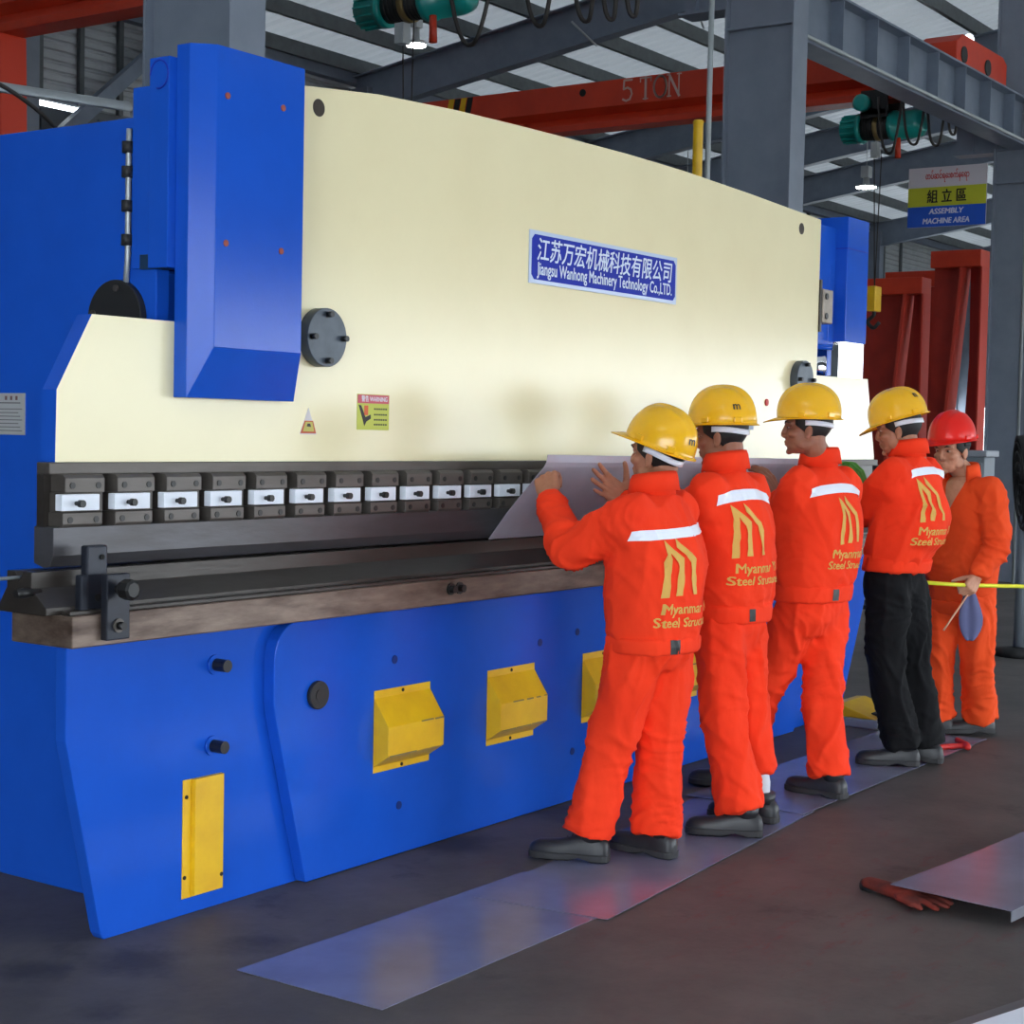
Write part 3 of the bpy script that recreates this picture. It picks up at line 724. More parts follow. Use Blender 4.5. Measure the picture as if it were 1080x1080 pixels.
# ------------------------------------------------------------------ things on the floor
def slab(name, pts, z, t, m, label, cat='metal sheet', group=None, sag=None):
    n = 24; P = [V((p[0], p[1], 0)) for p in pts]; vs = []
    for j in range(n + 1):
        for i in range(n + 1):
            u, v = i / n, j / n
            q = P[0] * (1 - u) * (1 - v) + P[1] * u * (1 - v) + P[2] * u * v + P[3] * (1 - u) * v
            q.z = z + (sag(u, v) if sag else .0); vs.append(q)
    fs = [(j * (n + 1) + i, j * (n + 1) + i + 1, (j + 1) * (n + 1) + i + 1, (j + 1) * (n + 1) + i) for j in range(n) for i in range(n)]
    o = MB().add(vs, fs, False).build(name, m)
    s = o.modifiers.new('thick', 'SOLIDIFY'); s.thickness = t; s.offset = 0
    return tag(o, label, cat, group)
slab('metal_sheet', [(.05, -.53), (.05, -1.08), (1.5, -1.075), (1.5, -.56)], .0025, .002, M_floorsheet, 'bare grey sheet on the floor nearest the camera, tip pointing out from the row', group='sheets laid along the press')
slab('metal_sheet', [(1.107, -.615), (1.167, -1.121), (3.094, -.972), (3.09, -.44)], .006, .002, M_floorsheet, 'grey sheet under the feet of the two nearest workers', group='sheets laid along the press')
slab('metal_sheet', [(3.0, -.40), (3.0, -.965), (5.294, -.96), (5.25, -.42)], .0095, .002, M_floorsheet, 'grey sheet under the worker in black trousers, farthest of the row', group='sheets laid along the press')
sh = slab('metal_sheet', [(1.985, -1.765), (1.925, -2.21), (3.9, -2.42), (3.9, -1.93)], .062, .002, M_floorsheet, 'sheet with a bent lip propped just above the floor over the orange glove', sag=lambda u, v: -.012 * math.sin(PI * v) * (1 - u))
MB().prism([(1.925, -2.208), (3.9, -2.418), (3.9, -2.422), (1.925, -2.212)], 'z', .026, .062).build('folded_lip', M_sheet, sh, 0, 'bent down edge')
tag(MB().box(2.7, 3.2, -2.2, -2.0, 0, .05).build('timber_block', mat('pale_timber', (150, 122, 90), .8)), 'timber block under the propped sheet', 'block')
slab('metal_sheet', [(.8, -2.33), (.8, -2.9), (2.4, -3.3), (2.4, -2.80)], .0025, .002, mat('dull_sheet', (112, 110, 114), .5, .3), 'dull grey sheet in the bottom right corner under the white panel')
slab('bright_panel', [(.85, -2.41), (.85, -2.9), (2.4, -3.35), (2.4, -2.88)], .012, .012, mat('white_panel', (240, 244, 255), .3), 'white panel in the bottom right corner', 'panel')  # white panel, its base colour also carrying the bright outside reflection
# dropped glove, seen half under the propped sheet
gl = MB(); g0 = V((2.075, -1.655, .022)); gd = V((-.36, -.93, 0)).normalized(); gs = V((.93, -.36, 0))
gl.capsule([g0, g0 + gd * .09, g0 + gd * .18], [.034, .04, .046], 12)
for k, (a, L) in enumerate(((-.3, .11), (-.1, .14), (.1, .14), (.28, .12))):
    p = g0 + gd * .19 + gs * (k - 1.5) * .026
    gl.capsule([p, p + (gd + gs * a * .6).normalized() * L * .55 + V((0, 0, .004)), p + (gd + gs * a).normalized() * L + V((0, 0, -.012))], [.019, .017, .014], 10)
gl.capsule([g0 + gd * .14, g0 + gd * .2 - gs * .06, g0 + gd * .27 - gs * .08], [.024, .02, .016], 10)
for i, q in enumerate(gl.v): gl.v[i] = (q[0], q[1], max(.003, .003 + (q[2] + .02) * .62))
me = voxel(gl, 'work_glove', .006, 4)
go = place(bpy.data.objects.new('work_glove', me), mat('shadowed_orange_glove', (126, 40, 26), .75, var=(48, 28, 26), vscale=9)); tag(go, 'orange work glove dropped on the floor under the propped sheet edge', 'glove')  # orange darkened in the colour to hold the shadow under the sheet
MB().tube([g0 - gd * .03 - V((0, 0, .006)), g0 - gd * .006 - V((0, 0, .004)), g0 + gd * .01 - V((0, 0, .004))], [.024, .026, .025], 16).build('cuff', M_dark, go)
# red strap and bright shaving by the third pair of shoes
tag(MB().tube(crom([(4.70, -.86, .028), (4.84, -.90, .026), (4.92, -.96, .026), (4.90, -1.0, .025), (4.96, -.97, .03), (5.0, -.9, .04)], 5), .014, 8).build('red_strap', M_red), 'short red strap lying on the sheet behind the black trousers', 'strap')
# foot pedal
fp = empty('foot_pedal', (5.42, -.17, 0), 'yellow hooded foot pedal on the floor by the press end', 'foot pedal')
MB().box(5.2, 5.62, -.38, -.03, .0, .05).build('base_plate', M_pipe, fp, .006)
MB().prism([(-.36, .05), (-.08, .05), (-.08, .115), (-.14, .12)], 'x', 5.22, 5.6).build('hood', M_yellow, fp, .006)
MB().box(5.3, 5.5, -.4, -.3, .052, .075).build('treadle', M_dark, fp)
# tool rack, cabinet and fan beyond the press
rk = empty('tool_rack', (8.4, 1.0, 0), 'dark metal rack beyond the press end, seen between two workers', 'rack')
for x in (8.1, 8.7):
    for y in (.55, 1.5): MB().box(x, x + .04, y, y + .04, 0, 1.42).build('post', M_dark, rk)
for z in (.35, .8, 1.15, 1.38): MB().box(8.1, 8.74, .55, 1.54, z, z + .03).build('shelf', M_dark, rk)
for k, (y, z, h, c) in enumerate(((.62, .83, .18, M_wallp), (.95, .83, .24, M_grey), (1.2, 1.18, .15, M_wallp), (.7, .38, .3, M_grey), (1.1, .38, .24, M_wallp))):
    tb = MB().box(8.16, 8.6, y, y + .26, z + .002, z + h).build('storage_box', c, None, .006)
    MB().box(8.15, 8.61, y - .01, y + .27, z + h - .025, z + h + .006).build('lid', M_dark, tb)
    tag(tb, ('pale box on the middle rack shelf, nearest the camera side', 'taller grey box on the middle rack shelf', 'pale flat box on the upper rack shelf', 'large grey box on the lowest rack shelf', 'pale box at the back of the lowest rack shelf')[k], 'box', 'boxes on the tool rack')
cb = empty('control_cabinet', (12.4, 1.55, 0), 'grey cabinet standing behind the red helmeted worker', 'cabinet')
MB().box(12.2, 12.5, 1.50, 1.68, 0, 1.46).build('body', M_grey, cb, .01)
MB().box(12.17, 12.53, 1.47, 1.71, 1.46, 1.52).build('top', mat('pale_grey', (150, 154, 162), .5), cb, .01)
dr = MB().box(12.185, 12.2, 1.52, 1.66, .1, 1.4).build('door', M_grey, cb, .004)
MB().box(12.17, 12.185, 1.54, 1.56, .7, .85).build('handle', M_dark, dr)
fn = empty('drum_fan', (9.0, .06, 0), 'dark drum fan on a grey stand at the right edge', 'fan')
ax = V((.42, -.9, .08)).normalized(); c0 = V((9.0, .06, 1.30)); e1 = ax.cross(V((0, 0, 1))).normalized(); e2 = e1.cross(ax)
def fr(s, r, n=36): return [c0 + ax * s + (e1 * math.cos(t) + e2 * math.sin(t)) * r for t in [2 * PI * k / n for k in range(n)]]
MB().loft([fr(-.055, .33), fr(-.055, .36), fr(.055, .36), fr(.055, .33), fr(-.055, .33)], cap=False).build('drum', M_dark, fn)
m = MB()
for r in (.08, .16, .24, .31):
    m.tube(fr(-.06, r) + fr(-.06, r)[:1], .006, 6)
m.build('guard', M_bolt, fn)
for k in range(4):
    a = k * PI / 2; d = e1 * math.cos(a) + e2 * math.sin(a); s = -e1 * math.sin(a) + e2 * math.cos(a)
    MB().obox(c0 + d * .17, d * .14, s * .08 + ax * .03, ax * .004).build('blade', M_bolt, fn)
MB().tube([c0 - ax * .05, c0 + ax * .08], .07, 16).build('hub', M_bolt, fn)
MB().tube([(9, .06, .95), (9, .06, .06)], [.05, .06], 16).build('stand', M_grey, fn)
for s in (-1, 1): MB().tube([(9, .06, .95), c0 + e1 * s * .38 - V((0, 0, .2)), c0 + e1 * s * .38], .02, 8).build('yoke_arm', M_grey, fn)
MB().tube([(9, .06, 0), (9, .06, .05), (9, .06, .07)], [.2, .2, .06], 28).build('base', M_dark, fn)
for k in range(4):
    tag(MB().box(9.6 + .1 * k, 14, -.75 + .2 * k, -.66 + .2 * k, 0, .08 + .02 * (k % 2)).build('steel_bar', mat('black_bar', (50, 48, 50), .5, .4), None, .004),
        'dark steel bar lying on the floor at the right edge past the fan', 'steel bar', 'steel bars on the floor past the fan')

# ------------------------------------------------------------------ the sheet being worked
def work_sheet():
    mb = MB(); prof = [(-.013, 1.1665), (-.10, 1.275), (-.20, 1.385), (-.275, 1.465), (-.287, 1.485), (-.292, 1.515)]
    X = [1.995, 2.3, 2.7, 3.1, 3.5, 3.9, 4.3, 4.55]; vs = []
    for x in X:
        for k, (y, z) in enumerate(prof): vs.append((x, y, z - .008 * (x - 1.995) * k / 5))
    n = len(prof)
    mb.add(vs, [(j * n + i, j * n + i + 1, (j + 1) * n + i + 1, (j + 1) * n + i) for j in range(len(X) - 1) for i in range(n - 1)])
    o = mb.build('metal_sheet', M_paper); s = o.modifiers.new('t', 'SOLIDIFY'); s.thickness = .002; s.offset = 0
    tag(o, 'pale sheet with a folded top lip held slanting in the press by the workers', 'metal sheet')
work_sheet()
# ================================================================== people
def ridge(p, f, seed):
    n = noise.noise(V((p[0] * f[0] + seed, p[1] * f[1] - seed, p[2] * f[2] + 2 * seed)))
    return max(0, 1 - abs(n) * 3.2) ** 1.4
def wrinkle(me, joints, amp, drape, seed, vfold=None):
    """push a cloth surface in and out along its normals: sparse drape folds plus creases radiating around joints
    joints: (pos, radius, axis, amp)"""
    nor = [v.normal.copy() for v in me.vertices]
    for i, v in enumerate(me.vertices):
        p = v.co; w = V((noise.noise(p * 3.1 + V((seed, 0, 0))), noise.noise(p * 3.1 + V((0, seed, 9))), noise.noise(p * 3.3 + V((5, 2, seed)))))
        q = p + w * .09
        m = .35 + .65 * max(0, min(1, .5 + noise.noise(p * 2.3 + V((seed, 8, 2))) * 1.4))
        d = (ridge(q, drape, seed) - .3) * amp * m
        sl = V((q.x + q.z * .5, q.y - q.z * .5, q.z))
        d += (ridge(sl, (8, 8, 5), seed + 4) - .3) * amp * .45 * (1.2 - m)
        d += noise.noise(q * 19 + V((seed, 3, 1))) * amp * .14
        for (jp, r, ax, a) in joints:
            e = p - jp; g = math.exp(-e.length_squared / (r * r))
            if g > .03:
                s = e.dot(ax); side = e - ax * s
                x = noise.noise(V((s * 17 + side.x * 5 + 4 * w.x, side.x * 5 + seed, side.y * 5 + side.z * 4)))
                d += g * a * (max(0, 1 - abs(x) * 3.4) ** 1.3 - .32) * 1.25
        v.co = p + nor[i] * d
    me.update()

def oval(c, lat, fwd, hw, hd, n=28, e=2.3, back=1.0):
    out = []
    for k in range(n):
        t = 2 * PI * k / n; ct, s = math.cos(t), math.sin(t)
        x = math.copysign(abs(ct) ** (2 / e), ct) * hw; y = math.copysign(abs(s) ** (2 / e), s) * hd
        if y < 0: y *= back
        out.append(c + lat * x + fwd * y)
    return out

def hand(mb, side, wr, f, n, curl, spread=.12, thumb=(.5, .5), k=1.0):
    """side +1 right, -1 left; f finger direction, n palm normal; curl per finger (base, mid, tip) radians"""
    wr = V(wr); f = V(f).normalized(); n = V(n); n = (n - f * n.dot(f)).normalized(); t = f.cross(n) * side
    L = [(.045, .026, .021), (.050, .030, .022), (.046, .028, .021), (.036, .021, .019)]
    off = [.031, .0105, -.0105, -.030]; kn = [.088, .092, .086, .077]
    for i in range(4):
        K = wr + (f * kn[i] + t * off[i]) * k
        mb.capsule([wr + (f * .012 + t * off[i] * .55) * k, wr + (f * kn[i] * .55 + t * off[i] * .85 + n * .003) * k, K], [.016 * k, .0155 * k, .0125 * k], 10)
        d0 = (f + t * spread * (1.5 - i) * .6).normalized(); a = 0; p = K; pts = [p]; c = curl[i] if isinstance(curl[0], (tuple, list)) else curl
        for s in range(3):
            a += c[s]; p = p + (d0 * math.cos(a) + n * math.sin(a)) * L[i][s] * k; pts.append(p)
        r = .0092 if i < 3 else .008
        mb.capsule(pts, [r * 1.12 * k, r * k, r * .95 * k, r * .8 * k], 10)
    b = wr + (f * .022 + t * .024 + n * .004) * k
    d = (f * thumb[0] + t * (1 - thumb[0]) + n * thumb[1]).normalized()
    p1 = b + d * .042 * k; d2 = (d + f * .35 + n * thumb[1] * .35).normalized(); p2 = p1 + d2 * .032 * k; p3 = p2 + (d2 + f * .2).normalized() * .026 * k
    mb.capsule([wr + f * .01 * k, b, p1, p2, p3], [.016 * k, .0165 * k, .0125 * k, .0105 * k, .0085 * k], 10)
    return t

def person(name, label, S):
    """S: world joint positions. One skin body (head, neck, trunk, arms, hands, legs in a single surface); clothes are children."""
    seed = S['seed']; g = {k: (V(v) if isinstance(v, tuple) and len(v) == 3 and not isinstance(v[0], tuple) else v) for k, v in S.items()}
    body = MB()
    H = S.get('hs', 1.0)
    # ---- head frame
    hc = g['head']; fy = V((S['look'][0], S['look'][1], 0)).normalized(); pit = S.get('pitch', 0); rol = S.get('roll', 0)
    rx = V((fy.y, -fy.x, 0)); up = V((0, 0, 1))
    R = Matrix((rx, fy, up)).transposed() @ Matrix.Rotation(pit, 3, 'X') @ Matrix.Rotation(rol, 3, 'Y')
    def h(x, y, z): return hc + R @ (V((x, y, z)) * H)
    def E(mb, c, r, M=None): mb.ell(h(*c), tuple(q * H for q in r), 20, 14, (R @ M) if M else R)
    E(body, (0, -.012, .035), (.076, .096, .086)); E(body, (0, .03, -.03), (.064, .062, .084)); E(body, (0, .02, .03), (.068, .072, .07))
    E(body, (0, .045, -.078), (.048, .044, .036)); E(body, (0, .078, -.104), (.02, .016, .014))
    for s in (-1, 1):
        E(body, (s * .04, .058, -.024), (.026, .03, .022)); E(body, (s * .052, .012, -.07), (.016, .036, .026))
        E(body, (s * .012, .095, -.033), (.009, .011, .009))
        E(body, (s * .076, -.008, -.012), (.009, .019, .033), Matrix.Rotation(s * .35, 3, 'Z')); E(body, (s * .077, -.002, -.038), (.007, .011, .011))
        body.tube([h(s * .010, .093, .024), h(s * .032, .088, .029), h(s * .055, .068, .02)], [.009, .010, .007], 8)
    body.tube([h(0, .085, .03), h(0, .093, .008), h(0, .105, -.02), h(0, .106, -.029), h(0, .095, -.038)], [.009, .0095, .011, .0115, .010], 10)
    body.tube([h(-.026, .080, -.062), h(-.012, .093, -.0575), h(0, .0965, -.0595), h(.012, .093, -.0575), h(.026, .080, -.062)], [.003, .0055, .006, .0055, .003], 8)
    body.tube([h(-.022, .080, -.070), h(0, .094, -.072), h(.022, .080, -.070)], [.003, .0068, .003], 8)
    E(body, (0, .066, -.062), (.032, .03, .034)); E(body, (0, .086, -.03), (.013, .016, .018))
    nk = g['neck']; up_n = (hc - nk).normalized()
    body.tube(crom([nk - up_n * .06, nk + V((0, 0, .02)), h(0, -.03, -.075), h(0, -.028, -.02)], 4), .056 * H, 18)
    # ---- trunk and limbs under the clothes
    ch, pv = g['chest'], g['pelvis']
    lat_h = (g['hipR'] - g['hipL']).normalized(); lat_s = (g['shR'] - g['shL']).normalized()
    lat_h.z = 0; lat_s.z = 0; lat_h.normalize(); lat_s.normalize()
    def tring(t, hw, hd, back=1.0, e=2.3):
        """ring on the trunk, t from 0 pelvis over 1 chest to 2 neck"""
        c = lerp(pv, ch, t) if t < 1 else lerp(ch, nk, t - 1); l = lerp(lat_h, lat_s, min(1, max(0, t))).normalized()
        axis = ((ch - pv) if t < 1 else (nk - ch)).normalized() if 0 <= t else V((0, 0, 1)); axis = (axis + V((0, 0, 1))).normalized()
        fw = axis.cross(l).normalized(); return oval(c, l, fw, hw, hd, 28, e, back)
    body.loft([tring(-.3, .13, .085), tring(.3, .125, .085), tring(1, .145, .095), tring(1.6, .13, .08), tring(1.95, .06, .055)])
    for s in 'LR':
        sh, el, wr = g['sh' + s], g['el' + s], g['wr' + s]
        body.capsule([lerp(ch, sh, .5), sh, lerp(sh, el, .5), el, lerp(el, wr, .4), wr + (wr - el).normalized() * .005], [.06, .05, .044, .038, .037, .026 * S.get('hk', 1)], 14)
        body.capsule([g['hip' + s], lerp(g['hip' + s], g['kn' + s], .5), g['kn' + s], lerp(g['kn' + s], g['an' + s], .4), g['an' + s]], [.075, .065, .05, .048, .034], 14)
        hd = S.get('hand' + s)
        if hd: hand(body, 1 if s == 'R' else -1, wr, *hd, k=S.get('hk', 1.0))
        else: hand(body, 1 if s == 'R' else -1, wr, tuple(wr - el), (0, .3, -1), (.3, .4, .3))
    me = voxel(body, 'person', .0045, 3, .5)
    for sx in (-1, 1):                                  # eye sockets
        ec = h(sx * .032, .092, .006); inn = -(R @ V((0, 1, 0)))
        for v in me.vertices:
            d = (v.co - ec).length / (.021 * H)
            if d < 1: v.co += inn * .010 * (1 - d * d) ** 2
    P = place(bpy.data.objects.new(name, me), S['skin'])
    tag(P, label, 'person', 'workers in orange coveralls')
    skin2 = S['skin']
    # ---- face details
    for sx in (-1, 1):
        e = MB(); c = (sx * .032, .0755, .0045); e.ell(h(*c), (.0125 * H, .0105 * H, .0056 * H), 14, 10, R)
        eo = e.build('eye', M_eye, P, 0, 'white of the eye')
        e = MB(); e.ell(h(sx * .0315, .0835, .0045), (.0058 * H, .0042 * H, .0062 * H), 12, 8, R); e.build('iris', M_iris, eo)
        for dz, y0, r in ((.0125, .084, .0032), (-.0045, .082, .0025)):
            MB().tube([h(sx * .017, y0 - .002, .004 + dz * .35), h(sx * .031, y0 + .004, .004 + dz * .75), h(sx * .047, y0 - .011, .004 + dz * .3)], r * H, 8).build('eyelid', S['skin'], P)
        MB().tube([h(sx * .014, .097, .0235), h(sx * .033, .0945, .031), h(sx * .055, .072, .0235)], [.003 * H, .0045 * H, .0025 * H], 8).build('eyebrow', M_hair, P)
    hair = MB(); NA, NE = 40, 12; rings = []
    for j in range(NE + 1):
        row = []
        for i in range(NA + 1):
            az = math.radians(-128 + 256 * i / NA)                    # 0 = straight back
            side = abs(az) / math.radians(128)
            lo = -.098 + .115 * max(0, (side - .42) / .58) ** .8 if side > .42 else -.098 + .012 * (side / .42)
            z = lerp(lo, .075, j / NE); zz = max(-1, min(1, (z - .035) / .092))
            rr = math.sqrt(max(.05, 1 - zz * zz)) if zz > -.75 else .66
            taper = 1.0 if z > -.03 else 1 - .28 * min(1, (-.03 - z) / .07)
            row.append(h(.0805 * rr * math.sin(az) * (1 if z > -.03 else taper), -.012 - (.1 * rr * taper) * math.cos(az), z))
        rings.append(row)
    n = NA + 1; vs = [p for r in rings for p in r]
    hair.add(vs, [(j * n + i, j * n + i + 1, (j + 1) * n + i + 1, (j + 1) * n + i) for j in range(NE) for i in range(NA)], True)
    ho = hair.build('hair', S.get('hair', M_hair), P); sm = ho.modifiers.new('t', 'SOLIDIFY'); sm.thickness = .010; sm.offset = 0
    # ---- helmet
    hp = S.get('hpitch', pit); RH = Matrix((rx, fy, up)).transposed() @ Matrix.Rotation(hp, 3, 'X') @ Matrix.Rotation(S.get('hroll', rol), 3, 'Y')
    hz = S.get('hz', .048)
    def hh(x, y, z): return hc + R @ V((0, 0, hz)) + RH @ V((x, y, z))
    NA, NE = 64, 16; rings = []
    a_, b_, t_ = .118, .143, .150
    for j in range(NE + 1):
        ph = PI / 2 * j / NE; row = []
        for i in range(NA):
            az = 2 * PI * i / NA; rr = math.cos(ph) ** .82; zz = math.sin(ph) ** .95 * t_
            x = a_ * rr * math.sin(az); y = b_ * rr * math.cos(az) - .008
            rg = .008 * math.exp(-(x / .016) ** 2) * math.sin(min(PI / 2, ph * 2)) if abs(x) < .06 else 0
            rg += .003 * (math.exp(-((abs(x) - .045) / .010) ** 2)) * math.sin(min(PI / 2, ph * 1.6))
            k = 1 + rg / .14
            row.append(hh(x * k, y * k, zz * k))
        rings.append(row)
    brim = []
    for j in range(1, 5):
        row = []
        for i in range(NA):
            az = 2 * PI * i / NA; fr = max(0, math.cos(az)) ; vis = (fr ** 1.6) * .050
            ext = (.011 + vis) * j / 4; dz = -.004 * j / 4 - .020 * (fr ** 2) * (j / 4) + .010 * (fr ** 2) * (abs(math.sin(az)))
            row.append(hh((a_ + ext) * math.sin(az), (b_ + ext) * math.cos(az) - .008, dz))
        brim.append(row)
    hm = MB(); hm.loft(brim[::-1] + rings, cap=False)
    he = hm.build('helmet', S['helmet'], P, 0, S.get('hlabel', 'yellow safety helmet'))
    sm = he.modifiers.new('t', 'SOLIDIFY'); sm.thickness = .0035; sm.offset = -1
    for az in (-2.3, -1.35, 1.35, 2.3):
        d = V((math.sin(az), math.cos(az), 0)); p = V((a_ * d.x, b_ * d.y - .008, .014)); tn = V((d.y, -d.x, 0))
        MB().obox(hh(*(p + d * .002)), RH @ (tn * .017), RH @ (d * .006), RH @ V((0, 0, .011))).build('helmet_lug', S['helmet'], he, .003)
    if S.get('band', True):
        rows = []
        for z in (-.012, -.034):
            rows.append([hh(.089 * math.sin(a), -.012 - .108 * math.cos(a), z - .012 * math.cos(a) ** 2) for a in [math.radians(-100 + 200 * k / 28) for k in range(29)]])
        sb = MB().loft(rows, cap=False, closed=False).build('suspension_band', S.get('bandmat', M_refl), he, 0, 'pale suspension band at the nape')
        sm = sb.modifiers.new('t', 'SOLIDIFY'); sm.thickness = .003
    # ---- jacket
    jm = S.get('jmat', M_fab); W = S.get('bulk', 1.0); hem = S.get('hem', -.10)
    zt = hem / max(.2, (ch - pv).length)
    jk = MB()
    jk.loft([tring(zt, .168 * W, .128 * W), tring(zt + .12, .170 * W, .130 * W), tring(zt + .3, .186 * W, .146 * W), tring(.45, .192 * W, .148 * W, S.get('back', 1.0)),
             tring(.8, .196 * W, .146 * W, S.get('back', 1.0)), tring(1.15, .196 * W, .138 * W), tring(1.5, .17 * W, .112 * W), tring(1.78, .118 * W, .082 * W), tring(1.95, .078, .072)])
    joints = []
    for s in 'LR':
        sh, el, wr = g['sh' + s], g['el' + s], g['wr' + s]
        cu = wr - (wr - el).normalized() * S.get('cuff', .02)
        pts = crom([lerp(nk, sh, .45) - V((0, 0, .03)), sh, lerp(sh, el, .5), el, lerp(el, cu, .5), cu], 5)
        rad = interp([.066 * W, .073 * W, .078 * W, .074 * W, .066 * W, .058], len(pts))
        jk.tube(pts[2:], rad[2:], 18)
        for q_ in range(4, len(pts) - 3): jk.ell(pts[q_], (rad[q_],) * 3, 16, 8)
        jk.tube([cu, wr], [.055, .052], 16)
        joints += [(el, .13, (wr - sh).normalized(), .017), (lerp(el, cu, .8), .08, (cu - el).normalized(), .009), (lerp(sh, el, .15), .11, (el - sh).normalized(), .010)]
        jk.capsule([nk - V((0, 0, .055)), lerp(nk, sh, .5) - V((0, 0, .028)), sh - V((0, 0, .01))], [.062, .064, .072], 12)
        jk.capsule([lerp(nk, sh, .6) - V((0, 0, .12)), sh - V((0, 0, .07))], [.07 * W, .066 * W], 12)
    me = voxel(jk, 'jacket', .0095, 26, .5)
    joints += [(lerp(pv, ch, .12), .13, V((0, 0, 1)), .016), (lerp(pv, ch, .5) + V((0, 0, .02)), .2, V((.4, .2, .9)).normalized(), .007)]
    wrinkle(me, joints, .016, (7, 7, 3.0), seed)
    jo = place(bpy.data.objects.new('jacket', me), jm, P, 0, S.get('jlabel', 'orange work jacket'))
    bj = bvh_of(me)
    # collar
    CA = S.get('collar_arc', 165)
    cr = []
    cf = V((S['look'][0], S['look'][1], 0)).normalized() if S.get('collar_look') else up.cross(lat_s).normalized()
    for (dz, r, o) in ((-.028, .084, 0), (.012, .078, .0), (.058, .081, .0), (.063, .086, 0), (.046, .094, 0), (-.010, .104, 0)):
        cr.append([nk + V((0, 0, dz)) + lat_s * (r * math.sin(a)) - cf * (r * .94 * math.cos(a) - .008) + V((0, 0, 1)) * (.012 * math.cos(a)) for a in [math.radians(CA * (k / 20 - 1)) for k in range(41)]])
    co = MB().loft(cr, cap=False, closed=False).build('collar', jm, jo)
    sm = co.modifiers.new('t', 'SOLIDIFY'); sm.thickness = .004
    # waistband
    rows = []
    for k, (dt, gr) in enumerate(((-.02, .004), (0.0, .010), (.09, .012), (.185, .012), (.2, .004))):
        rows.append(tring(zt + dt, .170 * W + gr, .131 * W + gr))
    wb_ = voxel(MB().loft(rows), 'waistband', .008, 4); wrinkle(wb_, [], .006, (14, 14, 3), seed + 3)
    wbo = place(bpy.data.objects.new('waistband', wb_), jm, jo)
    bwb = bvh_of(wb_)
    # prints projected on the back
    bn = -(up.cross(lat_s)).normalized()                # outward from the back
    oc = lerp(pv, ch, 1.0) + bn * .5
    def project(polys, bv, off, ang=0.0, org=None, cut=.03, thr=.22):
        """polys: list of (vs2d, faces); 2-D x along the wearer's right, y up, origin at the chest"""
        d0 = Matrix.Rotation(ang, 3, 'Z') @ bn; l0 = Matrix.Rotation(ang, 3, 'Z') @ lat_s; o0 = (org or ch) + d0 * .6
        bm = bmesh.new()
        for vs, fs in polys:
            q = [bm.verts.new((a[0], a[1], 0)) for a in vs]
            for f in fs:
                try: bm.faces.new([q[i] for i in f])
                except ValueError: pass
        bmesh.ops.triangulate(bm, faces=bm.faces)
        for _ in range(6):
            es = [e for e in bm.edges if e.calc_length() > cut]
            if not es: break
            bmesh.ops.subdivide_edges(bm, edges=es, cuts=1); bmesh.ops.triangulate(bm, faces=[f for f in bm.faces if len(f.verts) > 3])
        dead = []
        axis = (nk - pv).normalized()
        for v in bm.verts:
            s0 = o0 + l0 * v.co.x + axis * v.co.y
            hit = bv.ray_cast(s0, -d0)
            if hit[0] is None or hit[3] > .72 or hit[1].dot(d0) < thr: dead.append(v)
            else: v.co = hit[0] + (hit[1] if hit[1].dot(d0) > 0 else d0) * off
        bmesh.ops.delete(bm, geom=dead, context='VERTS')
        me = bpy.data.meshes.new('print'); bm.to_mesh(me); bm.free(); return me
    def strip(x0, x1, y0, y1, hgt, n=14, bow=0.0):
        vs = []; 
        for k in range(n + 1):
            t = k / n; x = lerp(x0, x1, t); y = lerp(y0, y1, t) + bow * (1 - (2 * t - 1) ** 2); vs += [(x, y - hgt / 2), (x, y + hgt / 2)]
        return vs, [(2 * k, 2 * k + 2, 2 * k + 3, 2 * k + 1) for k in range(n)]
    if S.get('stripe'):
        me = project([strip(*S['stripe'])], bj, .004, S.get('rot', 0)); place(bpy.data.objects.new('reflective_stripe', me), M_refl, jo, 0, 'silver reflective stripe')
    if S.get('logo') is not None:
        lx, ly = S['logo']
        k = .21 / 258.
        A1 = [(705, 1003), (730, 745), (808, 825), (800, 993), (768, 993), (775, 845), (747, 803), (733, 1000)]
        B1 = [(790, 735), (885, 830), (893, 990), (862, 990), (858, 846), (790, 778)]
        def q(P_): return [((x - 798) * k * .95 * S.get('lw', 1) * 1.12 + lx, (870 - y) * k + ly) for x, y in P_], [tuple(range(len(P_)))]
        me = project([q(A1), q(B1)], bj, .004, S.get('rot', 0)); place(bpy.data.objects.new('back_emblem', me), M_gold, jo, 0, 'gold emblem on the back')
        polys = []
        for body_, yy, sz in (('Myanmar Yi', -.168, .056), ('Steel Structure', -.216, .05)):
            vs, fs = text_mesh(body_, sz, .0012)
            polys.append(([(v.x + lx * .5 + .02, v.y + yy + ly) for v in vs], fs))
        me = project(polys, bj, .004, S.get('rot', 0), cut=.02); place(bpy.data.objects.new('back_lettering', me), M_gold, jo, 0, 'gold lettering on the back')
    if S.get('vneck'):
        me = project([([(-.062, .26), (.062, .26), (.055, .19), (.004, .04), (-.004, .04), (-.055, .19)], [(0, 1, 2, 3, 4, 5)])], bj, .005, PI, cut=.02, thr=-.2)
        place(bpy.data.objects.new('open_neck', me), S['skin'], jo, 0, 'bare throat in the open collar')
        me = project([([(-.13, .0), (-.03, .0), (-.03, -.05), (-.08, -.07), (-.13, -.05)], [(0, 1, 2, 3, 4)])], bj, .006, PI, cut=.02)
        place(bpy.data.objects.new('pocket_flap', me), jm, jo)
    if S.get('buckle'):
        bx, bw = S['buckle']
        me = project([strip(bx, bx + bw, 0, 0, .05, 3)], bwb, .003, S.get('rot', 0) + S.get('brot', 0), tring_c := lerp(pv, ch, zt + .09)); place(bpy.data.objects.new('buckle', me), M_buckle, wbo, 0, 'black belt tab')
